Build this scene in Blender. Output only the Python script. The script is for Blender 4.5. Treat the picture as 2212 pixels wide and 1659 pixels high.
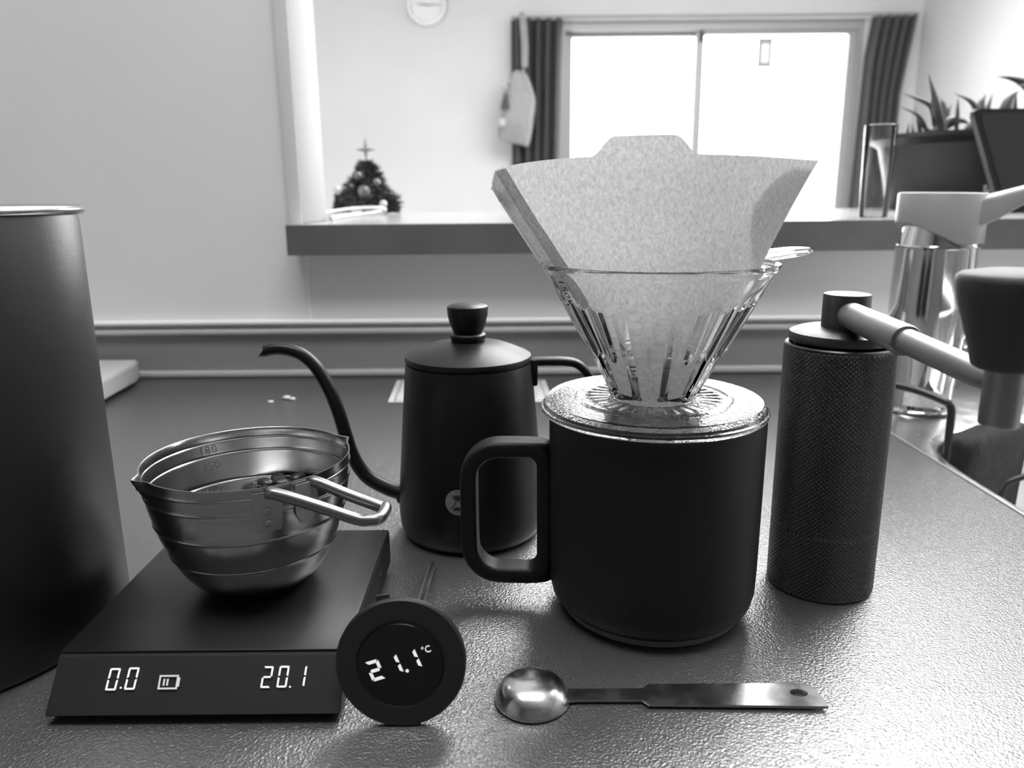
import bpy, bmesh, math, random
from mathutils import Vector, Matrix, noise
PI = math.pi
R = math.radians
rnd = random.Random(7)
for o in list(bpy.data.objects): bpy.data.objects.remove(o)
S = bpy.context.scene
C = S.collection

# ------------------------------------------------------------------ camera
PITCH, ROLL = R(13.6), R(0.5)
f = Vector((0, math.cos(PITCH), -math.sin(PITCH)))
r0 = Vector((1, 0, 0)); u0 = r0.cross(f)
rr = math.cos(ROLL)*r0 - math.sin(ROLL)*u0
uu = math.cos(ROLL)*u0 + math.sin(ROLL)*r0
cd = bpy.data.cameras.new('camera'); cam = bpy.data.objects.new('camera', cd); C.objects.link(cam)
cam.matrix_world = Matrix(((rr.x, uu.x, -f.x, 0), (rr.y, uu.y, -f.y, 0), (rr.z, uu.z, -f.z, 0.188), (0, 0, 0, 1)))
cd.sensor_width = 36; cd.lens = 1660/2212*36
cd.clip_start = 0.01; cd.clip_end = 60
cd.dof.use_dof = True; cd.dof.focus_distance = 0.335; cd.dof.aperture_fstop = 12
S.camera = cam

# ------------------------------------------------------------------ world, lights, exposure
SKY = 18.0
LIVING = 150.0
KITCHEN = 19.5
SINK_FILL = 1.5
w = bpy.data.worlds.new('overcast_sky'); S.world = w; w.use_nodes = True
bg = w.node_tree.nodes['Background']; bg.inputs[0].default_value = (1, 1, 1, 1); bg.inputs[1].default_value = SKY
def area(name, loc, size, direction, energy=None, portal=False):
    ld = bpy.data.lights.new(name, 'AREA'); ld.shape = 'RECTANGLE'; ld.size, ld.size_y = size
    if portal: ld.cycles.is_portal = True
    else: ld.energy = energy
    o = bpy.data.objects.new(name, ld); C.objects.link(o); o.location = loc
    o.rotation_euler = Vector(direction).to_track_quat('-Z', 'Y').to_euler()
    return o
area('window_portal', (1.075, 4.52, 0.13), (1.62, 1.92), (0, -1, 0), portal=True)
area('living_room_fill', (1.05, 2.0, 1.46), (1.8, 1.9), (0, 0, -1), LIVING)  # unseen panel added to brighten the far room and the worktop reflections
area('kitchen_fill', (-0.1, 0.15, 1.46), (1.2, 0.45), (0, 0, -1), KITCHEN)  # unseen overhead fill added for the kitchen walls
tl_ = area('sink_fill', (0.72, 0.66, 0.80), (0.50, 0.10), (-.45, -.42, -.75), SINK_FILL); tl_.data.spread = R(110)  # unseen fill added to lift the right side of the worktop
S.view_settings.view_transform = 'Standard'; S.view_settings.look = 'None'
S.view_settings.gamma = 1; S.view_settings.use_curve_mapping = False
S.view_settings.exposure = 0.0
S.cycles.max_bounces = 14; S.cycles.transmission_bounces = 12; S.cycles.glossy_bounces = 6
S.cycles.transparent_max_bounces = 12; S.cycles.diffuse_bounces = 6
S.cycles.sample_clamp_indirect = 6.0

# ------------------------------------------------------------------ materials
def mat(name, g, rough=.5, metal=0., spec=.5, var=0., vscale=40., bump=0., bscale=200., coat=0., rvar=0., aniso=0., detail=3, emit=0., sheen=0., trans=0., ior=1.5):
    m = bpy.data.materials.new(name); m.use_nodes = True
    nt = m.node_tree; N = nt.nodes; L = nt.links; b = N['Principled BSDF']
    b.inputs['Base Color'].default_value = (g, g, g, 1); b.inputs['Roughness'].default_value = rough
    b.inputs['Metallic'].default_value = metal; b.inputs['Specular IOR Level'].default_value = spec
    b.inputs['Coat Weight'].default_value = coat; b.inputs['IOR'].default_value = ior
    b.inputs['Transmission Weight'].default_value = trans
    b.inputs['Sheen Weight'].default_value = sheen; b.inputs['Anisotropic'].default_value = aniso
    tc = N.new('ShaderNodeTexCoord')
    nz = N.new('ShaderNodeTexNoise'); nz.inputs['Scale'].default_value = vscale; nz.inputs['Detail'].default_value = detail
    L.new(tc.outputs['Object'], nz.inputs['Vector'])
    if var:
        mr = N.new('ShaderNodeMapRange'); mr.inputs['From Min'].default_value = .3; mr.inputs['From Max'].default_value = .7
        mr.inputs['To Min'].default_value = g*(1-var); mr.inputs['To Max'].default_value = min(1, g*(1+var))
        L.new(nz.outputs['Fac'], mr.inputs['Value']); L.new(mr.outputs['Result'], b.inputs['Base Color'])
    if rvar:
        mr = N.new('ShaderNodeMapRange'); mr.inputs['From Min'].default_value = .3; mr.inputs['From Max'].default_value = .7
        mr.inputs['To Min'].default_value = max(0, rough-rvar); mr.inputs['To Max'].default_value = rough+rvar
        L.new(nz.outputs['Fac'], mr.inputs['Value']); L.new(mr.outputs['Result'], b.inputs['Roughness'])
    if bump:
        n2 = N.new('ShaderNodeTexNoise'); n2.inputs['Scale'].default_value = bscale; n2.inputs['Detail'].default_value = 2
        L.new(tc.outputs['Object'], n2.inputs['Vector'])
        bp = N.new('ShaderNodeBump'); bp.inputs['Strength'].default_value = bump; bp.inputs['Distance'].default_value = .001
        L.new(n2.outputs['Fac'], bp.inputs['Height']); L.new(bp.outputs['Normal'], b.inputs['Normal'])
    if emit:
        b.inputs['Emission Color'].default_value = (1, 1, 1, 1); b.inputs['Emission Strength'].default_value = emit
    return m

M = {}
M['wall'] = mat('painted_wall', .46, .8, var=.03, vscale=3, bump=.08, bscale=300)
M['kitchen_wall'] = mat('kitchen_wall_panel', .74, .45, var=.03, vscale=3)
M['jamb'] = mat('jamb_paper', .27, .7, var=.03, vscale=6, bump=.1, bscale=300)
M['soft_white'] = mat('off_white_cloth', .34, .8, var=.05, vscale=60)
M['white'] = mat('white_wall_paper', .85, .7, var=.02, vscale=6, bump=.1, bscale=300)
M['ceiling'] = mat('ceiling_paper', .82, .8, var=.02, vscale=5)
M['floor'] = mat('floor_boards', .30, .4, var=.2, vscale=2)
M['worktop'] = None
M['splash'] = mat('dark_splash_panel', .23, .35, var=.05, vscale=8)
M['trimg'] = mat('grey_seal_trim', .42, .4, var=.03)
M['shelf_top'] = mat('shelf_laminate', .34, .16, var=.04, vscale=6)
M['shelf_edge'] = mat('shelf_edge_band', .12, .45, var=.12, vscale=14)
M['black_coat'] = mat('black_powder_coat', .007, .38, var=.1, vscale=300, bump=.12, bscale=2600, spec=.5)
M['mug_black'] = mat('matt_black_glaze', .0065, .5, var=.1, vscale=300, bump=.15, bscale=2200, spec=.28)
M['mug_foot'] = mat('bare_clay_foot', .10, .8, var=.15, vscale=200)
M['kettle_black'] = mat('kettle_black_coating', .006, .38, var=.06, vscale=200, bump=.06, bscale=2500, spec=.32)
M['scale_top'] = mat('scale_matt_glass', .007, .38, var=.05, vscale=200, spec=.55, bump=.03, bscale=2500)
M['scale_front'] = mat('scale_satin_front', .011, .5, var=.05, vscale=200, spec=.4)
M['scale_side'] = mat('scale_side_plastic', .010, .4)
M['led'] = mat('lit_display_segments', .8, .5, emit=.5)
M['led_dim'] = mat('lit_display_icon', .5, .5, emit=.30)
M['steel'] = mat('brushed_steel', .50, .22, 1.)
M['steel_in'] = mat('satin_steel_inside', .50, .30, 1.)
M['steel_plate'] = mat('stamped_steel_plate', .46, .38, 1., rvar=.06, vscale=900, bump=.25, bscale=1500)
M['steel_rod'] = mat('satin_steel_rod', .27, .32, 1.)
M['probe'] = mat('steel_probe', .65, .3, 1.)
M['spoon_steel'] = mat('polished_spoon_steel', .60, .25, 1., rvar=.06, vscale=160, var=.15)
M['rim_steel'] = mat('canister_rim_steel', .45, .22, 1.)
M['chrome'] = mat('faucet_chrome', .75, .06, 1.)
M['sink'] = mat('sink_steel', .60, .24, 1., rvar=.05, vscale=60)
M['lever'] = mat('grey_lever_plastic', .26, .4, 0)
M['alu'] = mat('anodised_alu_crank', .30, .42, 1., rvar=.04, vscale=800)
M['alu_dark'] = mat('dark_anodised_cap', .085, .42, 1., rvar=.03, vscale=800)
M['knurl'] = mat('black_anodised_knurl', .10, .38, .8)
M['knob'] = mat('dark_wood_knob', .022, .62, var=.15, vscale=120, bump=.1, bscale=900, sheen=.1)
M['dark'] = mat('dark_plastic', .012, .5)
M['rubber'] = mat('black_rubber', .01, .7)
M['screen'] = mat('gloss_black_screen', .006, .12)
M['thermo'] = mat('thermometer_matt_shell', .010, .5, bump=.05, bscale=2000)
M['bean'] = mat('roasted_bean', .012, .35, var=.3, vscale=200)
M['curtain'] = mat('dark_curtain_cloth', .05, .85, var=.12, vscale=30, bump=.3, bscale=400)
M['frame'] = mat('window_frame_aluminium', .24, .45, .2)
M['clock_rim'] = mat('clock_white_rim', .66, .35)
M['clock_face'] = mat('clock_face', .55, .6)
M['clock_hand'] = mat('clock_grey_hand', .16, .5)
M['foliage'] = mat('tree_foliage', .050, .8, var=.4, vscale=60)
M['bauble'] = mat('pale_bauble', .40, .2)
M['bauble_d'] = mat('grey_bauble', .09, .25)
M['star'] = mat('glitter_star', .13, .5, var=.1, vscale=300)
M['leaf'] = mat('succulent_leaf', .055, .45, var=.3, vscale=40)
M['planter'] = mat('dark_planter', .010, .45, var=.08, vscale=20)
M['soil'] = mat('soil', .04, .9, var=.4, vscale=150, bump=.8, bscale=200)
M['tablet'] = mat('dark_tablet_shell', .020, .5, var=.05, vscale=20)
M['tablet_edge'] = mat('tablet_edge', .012, .4)
M['cloth'] = mat('pale_striped_cloth', .22, .9, var=.1, vscale=60)
M['cable'] = mat('white_cable', .50, .4)
M['box'] = mat('pale_grey_box', .42, .5, var=.04, vscale=20)
M['card'] = mat('printed_card', .50, .6, var=.04, vscale=60)
M['card_ink'] = mat('grey_card_print', .30, .6)
M['sponge'] = mat('dark_fuzzy_cloth', .014, .95, var=.5, vscale=120, bump=1.0, bscale=500, sheen=.08)
M['wire'] = mat('black_coated_wire', .010, .45)
M['logo'] = mat('grey_logo_print', .17, .5)
M['logo_ink'] = mat('dark_logo_print', .014, .5)
M['ink'] = mat('black_print', .02, .6)
M['crumb'] = mat('pale_crumb', .55, .6)
M['sticker'] = mat('pale_sticker', .6, .5, var=.3, vscale=90)
M['lampshade'] = mat('lamp_diffuser', .8, .6, emit=1.2)

def worktop_material():
    m = bpy.data.materials.new('pebbled_grey_worktop'); m.use_nodes = True
    nt = m.node_tree; N = nt.nodes; L = nt.links; b = N['Principled BSDF']
    b.inputs['Roughness'].default_value = .29; b.inputs['Metallic'].default_value = .55; b.inputs['Specular IOR Level'].default_value = 1.0; b.inputs['IOR'].default_value = 1.8
    tc = N.new('ShaderNodeTexCoord')
    n1 = N.new('ShaderNodeTexNoise'); n1.inputs['Scale'].default_value = 980; n1.inputs['Detail'].default_value = 1.5; n1.inputs['Distortion'].default_value = .6
    n2 = N.new('ShaderNodeTexVoronoi'); n2.feature = 'SMOOTH_F1'; n2.inputs['Scale'].default_value = 1050
    n3 = N.new('ShaderNodeTexNoise'); n3.inputs['Scale'].default_value = 3; n3.inputs['Detail'].default_value = 3
    for n in (n1, n2, n3): L.new(tc.outputs['Object'], n.inputs['Vector'])
    a = N.new('ShaderNodeMath'); a.operation = 'MULTIPLY_ADD'; a.inputs[1].default_value = .6
    L.new(n2.outputs['Distance'], a.inputs[0]); L.new(n1.outputs['Fac'], a.inputs[2])
    bp = N.new('ShaderNodeBump'); bp.inputs['Strength'].default_value = .5; bp.inputs['Distance'].default_value = .0006
    L.new(a.outputs[0], bp.inputs['Height']); L.new(bp.outputs['Normal'], b.inputs['Normal'])
    mr = N.new('ShaderNodeMapRange'); mr.inputs['From Min'].default_value = .3; mr.inputs['From Max'].default_value = .7
    mr.inputs['To Min'].default_value = .125; mr.inputs['To Max'].default_value = .14
    L.new(n3.outputs['Fac'], mr.inputs['Value']); L.new(mr.outputs['Result'], b.inputs['Base Color'])
    return m
M['worktop'] = worktop_material()

def glass_material(name='clear_plastic', ior=1.5, rough=0.0, bump=0, bscale=900, mask=None, tint=.97):
    m = bpy.data.materials.new(name); m.use_nodes = True
    nt = m.node_tree; N = nt.nodes; L = nt.links; b = N['Principled BSDF']; N.remove(b)
    g = N.new('ShaderNodeBsdfGlass'); g.inputs['IOR'].default_value = ior; g.inputs['Roughness'].default_value = rough
    g.inputs['Color'].default_value = (tint, tint, tint, 1)
    L.new(g.outputs[0], N['Material Output'].inputs['Surface'])
    if bump:
        tc = N.new('ShaderNodeTexCoord'); nz = N.new('ShaderNodeTexNoise'); nz.inputs['Scale'].default_value = bscale; nz.inputs['Detail'].default_value = 2
        L.new(tc.outputs['Object'], nz.inputs['Vector'])
        bp = N.new('ShaderNodeBump'); bp.inputs['Strength'].default_value = bump; bp.inputs['Distance'].default_value = .0005
        L.new(nz.outputs['Fac'], bp.inputs['Height']); L.new(bp.outputs['Normal'], g.inputs['Normal'])
    return m
M['glass'] = glass_material('clear_dripper_plastic', 1.52, 0, tint=.985)
M['glass_base'] = glass_material('textured_clear_base', 1.5, .02, bump=.3, bscale=900, tint=.985)
M['vase'] = glass_material('clear_vase_glass', 1.25, 0, tint=.98)

def pane_material():
    m = bpy.data.materials.new('window_pane_glass'); m.use_nodes = True
    nt = m.node_tree; N = nt.nodes; L = nt.links; N.remove(N['Principled BSDF'])
    t = N.new('ShaderNodeBsdfTransparent'); t.inputs[0].default_value = (.95, .95, .95, 1)
    g = N.new('ShaderNodeBsdfGlossy'); g.inputs['Roughness'].default_value = .02
    fr = N.new('ShaderNodeFresnel'); fr.inputs[0].default_value = 1.45
    mx = N.new('ShaderNodeMixShader'); L.new(fr.outputs[0], mx.inputs[0]); L.new(t.outputs[0], mx.inputs[1]); L.new(g.outputs[0], mx.inputs[2])
    L.new(mx.outputs[0], N['Material Output'].inputs['Surface'])
    return m
M['pane'] = pane_material(); M['vase'] = M['pane']

def paper_material(name, g=.80, tr=.45):
    m = bpy.data.materials.new(name); m.use_nodes = True
    nt = m.node_tree; N = nt.nodes; L = nt.links; N.remove(N['Principled BSDF'])
    tc = N.new('ShaderNodeTexCoord')
    mp = N.new('ShaderNodeMapping'); mp.inputs['Scale'].default_value = (1.3, 1, .9); mp.inputs['Rotation'].default_value = (0, .5, 0)
    L.new(tc.outputs['Object'], mp.inputs[0])
    n1 = N.new('ShaderNodeTexNoise'); n1.inputs['Scale'].default_value = 620; n1.inputs['Detail'].default_value = 7; n1.inputs['Distortion'].default_value = .5; n1.inputs['Roughness'].default_value = .65
    L.new(mp.outputs[0], n1.inputs['Vector'])
    mr = N.new('ShaderNodeMapRange'); mr.inputs['From Min'].default_value = .35; mr.inputs['From Max'].default_value = .68
    mr.inputs['To Min'].default_value = g*.80; mr.inputs['To Max'].default_value = min(.97, g*1.2)
    L.new(n1.outputs['Fac'], mr.inputs['Value'])
    d = N.new('ShaderNodeBsdfDiffuse'); t = N.new('ShaderNodeBsdfTranslucent')
    bp = N.new('ShaderNodeBump'); bp.inputs['Strength'].default_value = .35; bp.inputs['Distance'].default_value = .0004
    L.new(n1.outputs['Fac'], bp.inputs['Height'])
    for s in (d, t): L.new(mr.outputs['Result'], s.inputs['Color']); L.new(bp.outputs['Normal'], s.inputs['Normal'])
    mx = N.new('ShaderNodeMixShader'); mx.inputs[0].default_value = tr
    L.new(d.outputs[0], mx.inputs[1]); L.new(t.outputs[0], mx.inputs[2]); L.new(mx.outputs[0], N['Material Output'].inputs['Surface'])
    return m
M['paper'] = paper_material('filter_paper', .66, .28)
M['paper_seam'] = paper_material('folded_filter_seam', .97, .32)
M['paper_fold'] = paper_material('overlapped_filter_fold', .66, .28)

# ------------------------------------------------------------------ object helpers
def thing(name, label, cat, loc=(0, 0, 0), group=None):
    o = bpy.data.objects.new(name, None); C.objects.link(o); o.location = loc; o.empty_display_size = .02
    o['label'] = label; o['category'] = cat
    if group: o['group'] = group
    return o
def tag(o, label, cat, group=None):
    o['label'] = label; o['category'] = cat
    if group: o['group'] = group
    return o
def finish(name, bm, m, parent=None, smooth=40):
    bmesh.ops.recalc_face_normals(bm, faces=bm.faces)
    me = bpy.data.meshes.new(name); bm.to_mesh(me); bm.free()
    return link(name, me, m, parent, smooth)
def link(name, me, m, parent=None, smooth=40):
    if smooth is not None:
        for p in me.polygons: p.use_smooth = True
        if smooth < 180:
            try: me.set_sharp_from_angle(angle=R(smooth))
            except Exception: pass
    for q in (m if isinstance(m, (list, tuple)) else [m]): me.materials.append(q)
    o = bpy.data.objects.new(name, me); C.objects.link(o)
    if parent: par(o, parent)
    return o
def wloc(o):
    v = Vector(o.location)
    while o.parent: o = o.parent; v += Vector(o.location)
    return v
def par(o, p):          # meshes are written in world coordinates; shift them into the parent's space
    o.parent = p; off = wloc(p)
    if off.length > 1e-9: o.data.transform(Matrix.Translation(-off))
def struct(o, label=None):
    o['kind'] = 'structure'
    if label: o['label'] = label
    return o
def box(bm, a, b, bevel=0, seg=2):
    x0, y0, z0 = a; x1, y1, z1 = b
    v = [bm.verts.new(p) for p in ((x0, y0, z0), (x1, y0, z0), (x1, y1, z0), (x0, y1, z0), (x0, y0, z1), (x1, y0, z1), (x1, y1, z1), (x0, y1, z1))]
    fs = [bm.faces.new([v[i] for i in q]) for q in ((3, 2, 1, 0), (4, 5, 6, 7), (0, 1, 5, 4), (1, 2, 6, 5), (2, 3, 7, 6), (3, 0, 4, 7))]
    if bevel:
        es = list({e for q in fs for e in q.edges})
        bmesh.ops.bevel(bm, geom=es, offset=bevel, segments=seg, affect='EDGES', profile=.5)
    return v
def boxo(name, a, b, m, parent=None, bevel=0, seg=2):
    bm = bmesh.new(); box(bm, a, b, bevel, seg); return finish(name, bm, m, parent)
def lathe(name, prof, c, m, parent=None, n=96, smooth=40, closed=False, a0=0, a1=2*PI, fn=None):
    bm = bmesh.new(); full = abs(a1-a0-2*PI) < 1e-6
    cols = []
    for i in range(n if full else n+1):
        t = a0 + (a1-a0)*i/n; col = []
        for k, (r, z) in enumerate(prof):
            if fn: r, z = fn(t, r, z, k)
            col.append((r, z, t))
        cols.append(col)
    poles = {}
    V = []
    for col in cols:
        cv = []
        for k, (r, z, t) in enumerate(col):
            if prof[k][0] < 1e-7:
                if k not in poles: poles[k] = bm.verts.new((c[0], c[1], c[2]+z))
                cv.append(poles[k])
            else: cv.append(bm.verts.new((c[0]+r*math.cos(t), c[1]+r*math.sin(t), c[2]+z)))
        V.append(cv)
    K = len(prof)
    for i in range(n):
        A = V[i]; B = V[(i+1) % len(V)] if full else V[i+1]
        for k in range(K if closed else K-1):
            k2 = (k+1) % K
            q = []
            for v in (A[k], B[k], B[k2], A[k2]):
                if v not in q: q.append(v)
            if len(q) >= 3:
                try: bm.faces.new(q)
                except ValueError: pass
    return finish(name, bm, m, parent, smooth)
def catmull(pts, n=8):
    P = [Vector(p) for p in pts]; P = [P[0]*2-P[1]] + P + [P[-1]*2-P[-2]]
    out = []
    for i in range(1, len(P)-2):
        for j in range(n):
            t = j/n; a, b, c, d = P[i-1], P[i], P[i+1], P[i+2]
            out.append(.5*((2*b)+(-a+c)*t+(2*a-5*b+4*c-d)*t*t+(-a+3*b-3*c+d)*t**3))
    out.append(P[-2]); return out
def tube(bm, pts, rad, n=12, closed=False, cap=True, sect=None, up=None):
    P = [Vector(p) for p in pts]; m = len(P); rings = []
    nrm = None
    for i, p in enumerate(P):
        if closed: t = (P[(i+1) % m]-P[i-1]).normalized()
        else: t = (P[min(i+1, m-1)]-P[max(i-1, 0)]).normalized()
        if up is not None: nrm = (Vector(up)-t*t.dot(Vector(up))).normalized()
        elif nrm is None:
            a = Vector((0, 0, 1)) if abs(t.z) < .9 else Vector((1, 0, 0)); nrm = (a-t*a.dot(t)).normalized()
        else: nrm = (nrm-t*nrm.dot(t)).normalized()
        b = t.cross(nrm); r = rad[i] if isinstance(rad, (list, tuple)) else rad
        ring = []
        if sect: 
            for (sx, sy) in sect: ring.append(bm.verts.new(p+nrm*sy+b*sx))
        else:
            for k in range(n):
                a = 2*PI*k/n; ring.append(bm.verts.new(p+(nrm*math.cos(a)+b*math.sin(a))*r))
        rings.append(ring)
    nn = len(rings[0])
    for i in range(m if closed else m-1):
        A, B = rings[i], rings[(i+1) % m]
        for k in range(nn): bm.faces.new((A[k], A[(k+1) % nn], B[(k+1) % nn], B[k]))
    if cap and not closed:
        bm.faces.new(rings[0][::-1]); bm.faces.new(rings[-1])
    return rings
def tubeo(name, pts, rad, m, parent=None, n=12, **k):
    bm = bmesh.new(); tube(bm, pts, rad, n, **k); return finish(name, bm, m, parent, 50)
def rsect(w, h, r, n=4):      # rounded rectangle section, w across, h along normal
    out = []
    for cx, cy, a in ((w/2-r, h/2-r, 0), (-w/2+r, h/2-r, PI/2), (-w/2+r, -h/2+r, PI), (w/2-r, -h/2+r, 1.5*PI)):
        for k in range(n+1):
            t = a+PI/2*k/n; out.append((cx+r*math.cos(t), cy+r*math.sin(t)))
    return out
def prism(bm, poly, z0, z1, f=lambda x, y, z: (x, y, z)):
    a = [bm.verts.new(f(x, y, z0)) for x, y in poly]; b = [bm.verts.new(f(x, y, z1)) for x, y in poly]
    n = len(poly)
    bm.faces.new(a[::-1]); bm.faces.new(b)
    for i in range(n): bm.faces.new((a[i], a[(i+1) % n], b[(i+1) % n], b[i]))
def text_bm(s, size, extr=.0002, shear=0, font_scale=1, spacing=1):
    cu = bpy.data.curves.new('t', 'FONT'); cu.body = s; cu.size = size; cu.extrude = extr; cu.align_x = 'CENTER'; cu.align_y = 'CENTER'
    cu.shear = shear; cu.space_character = spacing; cu.resolution_u = 3
    o = bpy.data.objects.new('t', cu); C.objects.link(o)
    me = bpy.data.meshes.new_from_object(o.evaluated_get(bpy.context.evaluated_depsgraph_get()))
    bm = bmesh.new(); bm.from_mesh(me); bpy.data.objects.remove(o); bpy.data.meshes.remove(me); bpy.data.curves.remove(cu)
    return bm
SEG = {'0': 'abcdef', '1': 'bc', '2': 'abged'}
def seven(ch, w, h, t):
    """list of polygons of one seven segment figure, centred on the origin"""
    g = t*.34; out = []
    X, Y = w/2, h/2
    def H(y, s):   # horizontal bar, s=+1 top, -1 bottom, 0 middle
        if s: return [(-X+g, y), (X-g, y), (X-t-g*.3, y-s*t), (-X+t+g*.3, y-s*t)]
        return [(-X+t*.6, y), (-X+t*1.1, y+t/2), (X-t*1.1, y+t/2), (X-t*.6, y), (X-t*1.1, y-t/2), (-X+t*1.1, y-t/2)]
    def Vv(x, s, y0, y1):  # s=+1 right, outer edge at x
        a, b = (y0+g, y1-g)
        if y1 > y0 and abs(y1) > abs(y0): return [(x, a-g*.2), (x, b), (x-s*t, b-t+g), (x-s*t, a+t*.45)]
        return [(x, a), (x, b+g*.2), (x-s*t, b-t*.45), (x-s*t, a+t-g)]
    for s in SEG[ch]:
        out.append({'a': lambda: H(Y, 1), 'd': lambda: H(-Y, -1), 'g': lambda: H(0, 0), 'b': lambda: Vv(X, 1, 0, Y), 'c': lambda: Vv(X, 1, -Y, 0),
                    'f': lambda: Vv(-X, -1, 0, Y), 'e': lambda: Vv(-X, -1, -Y, 0)}[s]())
    return out

# ================================================================== SETTING
YW = .83; SH = .1633
# kitchen partition with the pass-through opening (left post, low wall below the shelf)
bm = bmesh.new()
box(bm, (-1.6, YW, -.85), (-.2215, YW+.10, 1.5))
box(bm, (-.2215, YW, -.85), (2.3, YW+.10, SH-.031))
struct(finish('wall_partition', bm, M['kitchen_wall']))
# jamb lining of the opening, the bright face
struct(boxo('trim_1', (-.2325, YW-.004, SH), (-.2185, YW+.105, 1.5), M['jamb'], None, .0015))
struct(boxo('trim_3', (-.2330, YW-.0052, SH), (-.2190, YW-.0041, 1.5), M['kitchen_wall'], None, .0003))
# vertical seam of the wall panels below the shelf
struct(boxo('trim_2', (-.2198, YW-.0012, .0615), (-.2168, YW, SH-.031), M['white'], None, .0004))
struct(boxo('floor', (-2.5, -1.7, -.87), (2.4, 4.6, -.85), M['floor']))
struct(boxo('ceiling', (-2.5, -1.7, 1.5), (2.4, 4.6, 1.53), M['ceiling']))
# living room: far wall with window opening x .27..1.88, z -.83..1.09
WX0, WX1, WZ0, WZ1 = .27, 1.885, -.83, 1.095
bm = bmesh.new()
box(bm, (-2.5, 4.4, -.85), (WX0, 4.52, 1.5)); box(bm, (WX1, 4.4, -.85), (2.25, 4.52, 1.5))
box(bm, (WX0, 4.4, WZ1), (WX1, 4.52, 1.5)); box(bm, (WX0, 4.4, -.85), (WX1, 4.52, WZ0))
struct(finish('wall_far', bm, M['wall']))
struct(boxo('wall_right', (2.19, YW+.1, -.85), (2.3, 4.4, 1.5), M['wall']))
struct(boxo('wall_left', (-2.5, YW+.1, -.85), (-2.4, 4.4, 1.5), M['wall']))
struct(boxo('wall_left_kitchen', (-1.7, -1.7, -.85), (-1.6, YW+.1, 1.5), M['wall']))
struct(boxo('wall_right_kitchen', (2.2, -1.7, -.85), (2.3, YW, 1.5), M['wall']))
struct(boxo('wall_back', (-1.7, -1.8, -.85), (2.3, -1.7, 1.5), mat('dark_cupboard_wall', .10, .6, var=.1, vscale=4)))

# window_1: head frame, jambs, sashes, panes
bm = bmesh.new()
box(bm, (WX0, 4.40, 1.045), (WX1, 4.50, WZ1)); box(bm, (WX0, 4.40, WZ0), (WX0+.03, 4.50, 1.045)); box(bm, (WX1-.03, 4.40, WZ0), (WX1, 4.50, 1.045)); box(bm, (WX0+.03, 4.40, WZ0), (WX1-.03, 4.50, WZ0+.03))
win = struct(finish('window_1', bm, M['frame']))
def sash(x0, x1, y, nm):
    bm = bmesh.new(); z0, z1 = WZ0+.03, 1.045; t = .042
    box(bm, (x0, y, z0), (x0+t, y+.03, z1)); box(bm, (x1-t, y, z0), (x1, y+.03, z1)); box(bm, (x0+t, y, z1-.022), (x1-t, y+.03, z1)); box(bm, (x0+t, y, z0), (x1-t, y+.03, z0+.06))
    s = finish('sash', bm, M['frame'], win)
    g = boxo('pane', (x0+t, y+.012, z0+.06), (x1-t, y+.018, z1-.022), M['pane']); par(g, s)
sash(WX0+.03, 1.054, 4.455, 'a'); sash(.998, WX1-.03, 4.415, 'b')
boxo('window_handle', (1.016, 4.400, .99), (1.036, 4.414, 1.045), M['dark'], win, .002)
t = thing('pane_card', 'small pale grey-edged card on the right-hand window pane', 'card', (1.37, 4.41, .93))
boxo('card_border', (1.3295, 4.411, .858), (1.409, 4.4145, 1.008), M['frame'], t)
boxo('card_middle', (1.352, 4.409, .885), (1.388, 4.411, .975), M['white'], t)

# ------------------------------------------------------------------ worktop, splash panel and trims
t = thing('kitchen_worktop', 'pebbled dark grey kitchen worktop all the objects stand on', 'worktop', (-.3, .2, 0))
boxo('worktop_slab', (-1.55, -.15, -.035), (.3065, .823, 0), M['worktop'], t, .0015)
boxo('worktop_edge', (.3066, -.15, -.035), (.3086, .823, .0004), M['splash'], t, .0004)
boxo('cabinet_body', (-1.5, -.12, -.84), (.29, .80, -.0352), M['splash'], t)
t = thing('splash_panel', 'dark grey panel strip along the foot of the wall behind the kettle', 'panel', (0, YW, 0))
boxo('dark_panel', (-1.55, YW-.006, .0075), (2.15, YW, .0468), M['splash'], t)
boxo('lower_seal', (-1.55, YW-.014, .0005), (2.15, YW, .0072), M['trimg'], t, .002)
t = thing('wall_ledge', 'thin pale double moulding running along the wall above the dark panel', 'moulding', (0, YW, .05))
boxo('lower_bead', (-1.55, YW-.012, .0470), (2.15, YW, .0525), M['trimg'], t, .002)
boxo('groove', (-1.55, YW-.003, .0525), (2.15, YW, .0575), M['box'], t)
boxo('upper_bead', (-1.55, YW-.009, .0575), (2.15, YW, .0618), M['white'], t, .0018)

# pass-through shelf
t = thing('pass_through_shelf', 'long pale-topped shelf with dark front edge between kitchen and living room', 'shelf', (.9, .8, SH))
bm = bmesh.new(); box(bm, (-.229, .8005, SH-.031), (2.15, YW-.0045, SH)); box(bm, (-.2180, YW-.0045, SH-.031), (2.15, 1.50, SH))
finish('shelf_board', bm, M['shelf_top'], t)
boxo('front_edge', (-.2295, .799, SH-.0305), (2.15, .8004, SH-.0005), M['shelf_edge'], t)

# ================================================================== MUG
mx, my = .0648, .3331
t = thing('coffee_mug', 'large matt black mug carrying the clear dripper, in front of the kettle', 'mug', (mx, my, 0))
out = [(.0410, .0042), (.0435, .0052), (.0462, .0085), (.0474, .0135), (.0477, .025), (.0479, .060), (.0480, .0935), (.0476, .0948)]
inn = [(.0456, .0948), (.0452, .0935), (.0450, .020), (.0430, .012), (.036, .0095), (0, .009)]
lathe('cup_body', [(0, .0035), (.041, .0035)]+out+inn, (mx, my, 0), M['mug_black'], t, 128)
lathe('foot_ring', [(.036, .0036), (.036, 0.0), (.0395, 0.0), (.0416, .0015), (.0418, .0046), (.036, .0046)], (mx, my, 0), M['mug_foot'], t, 128, closed=True)
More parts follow.
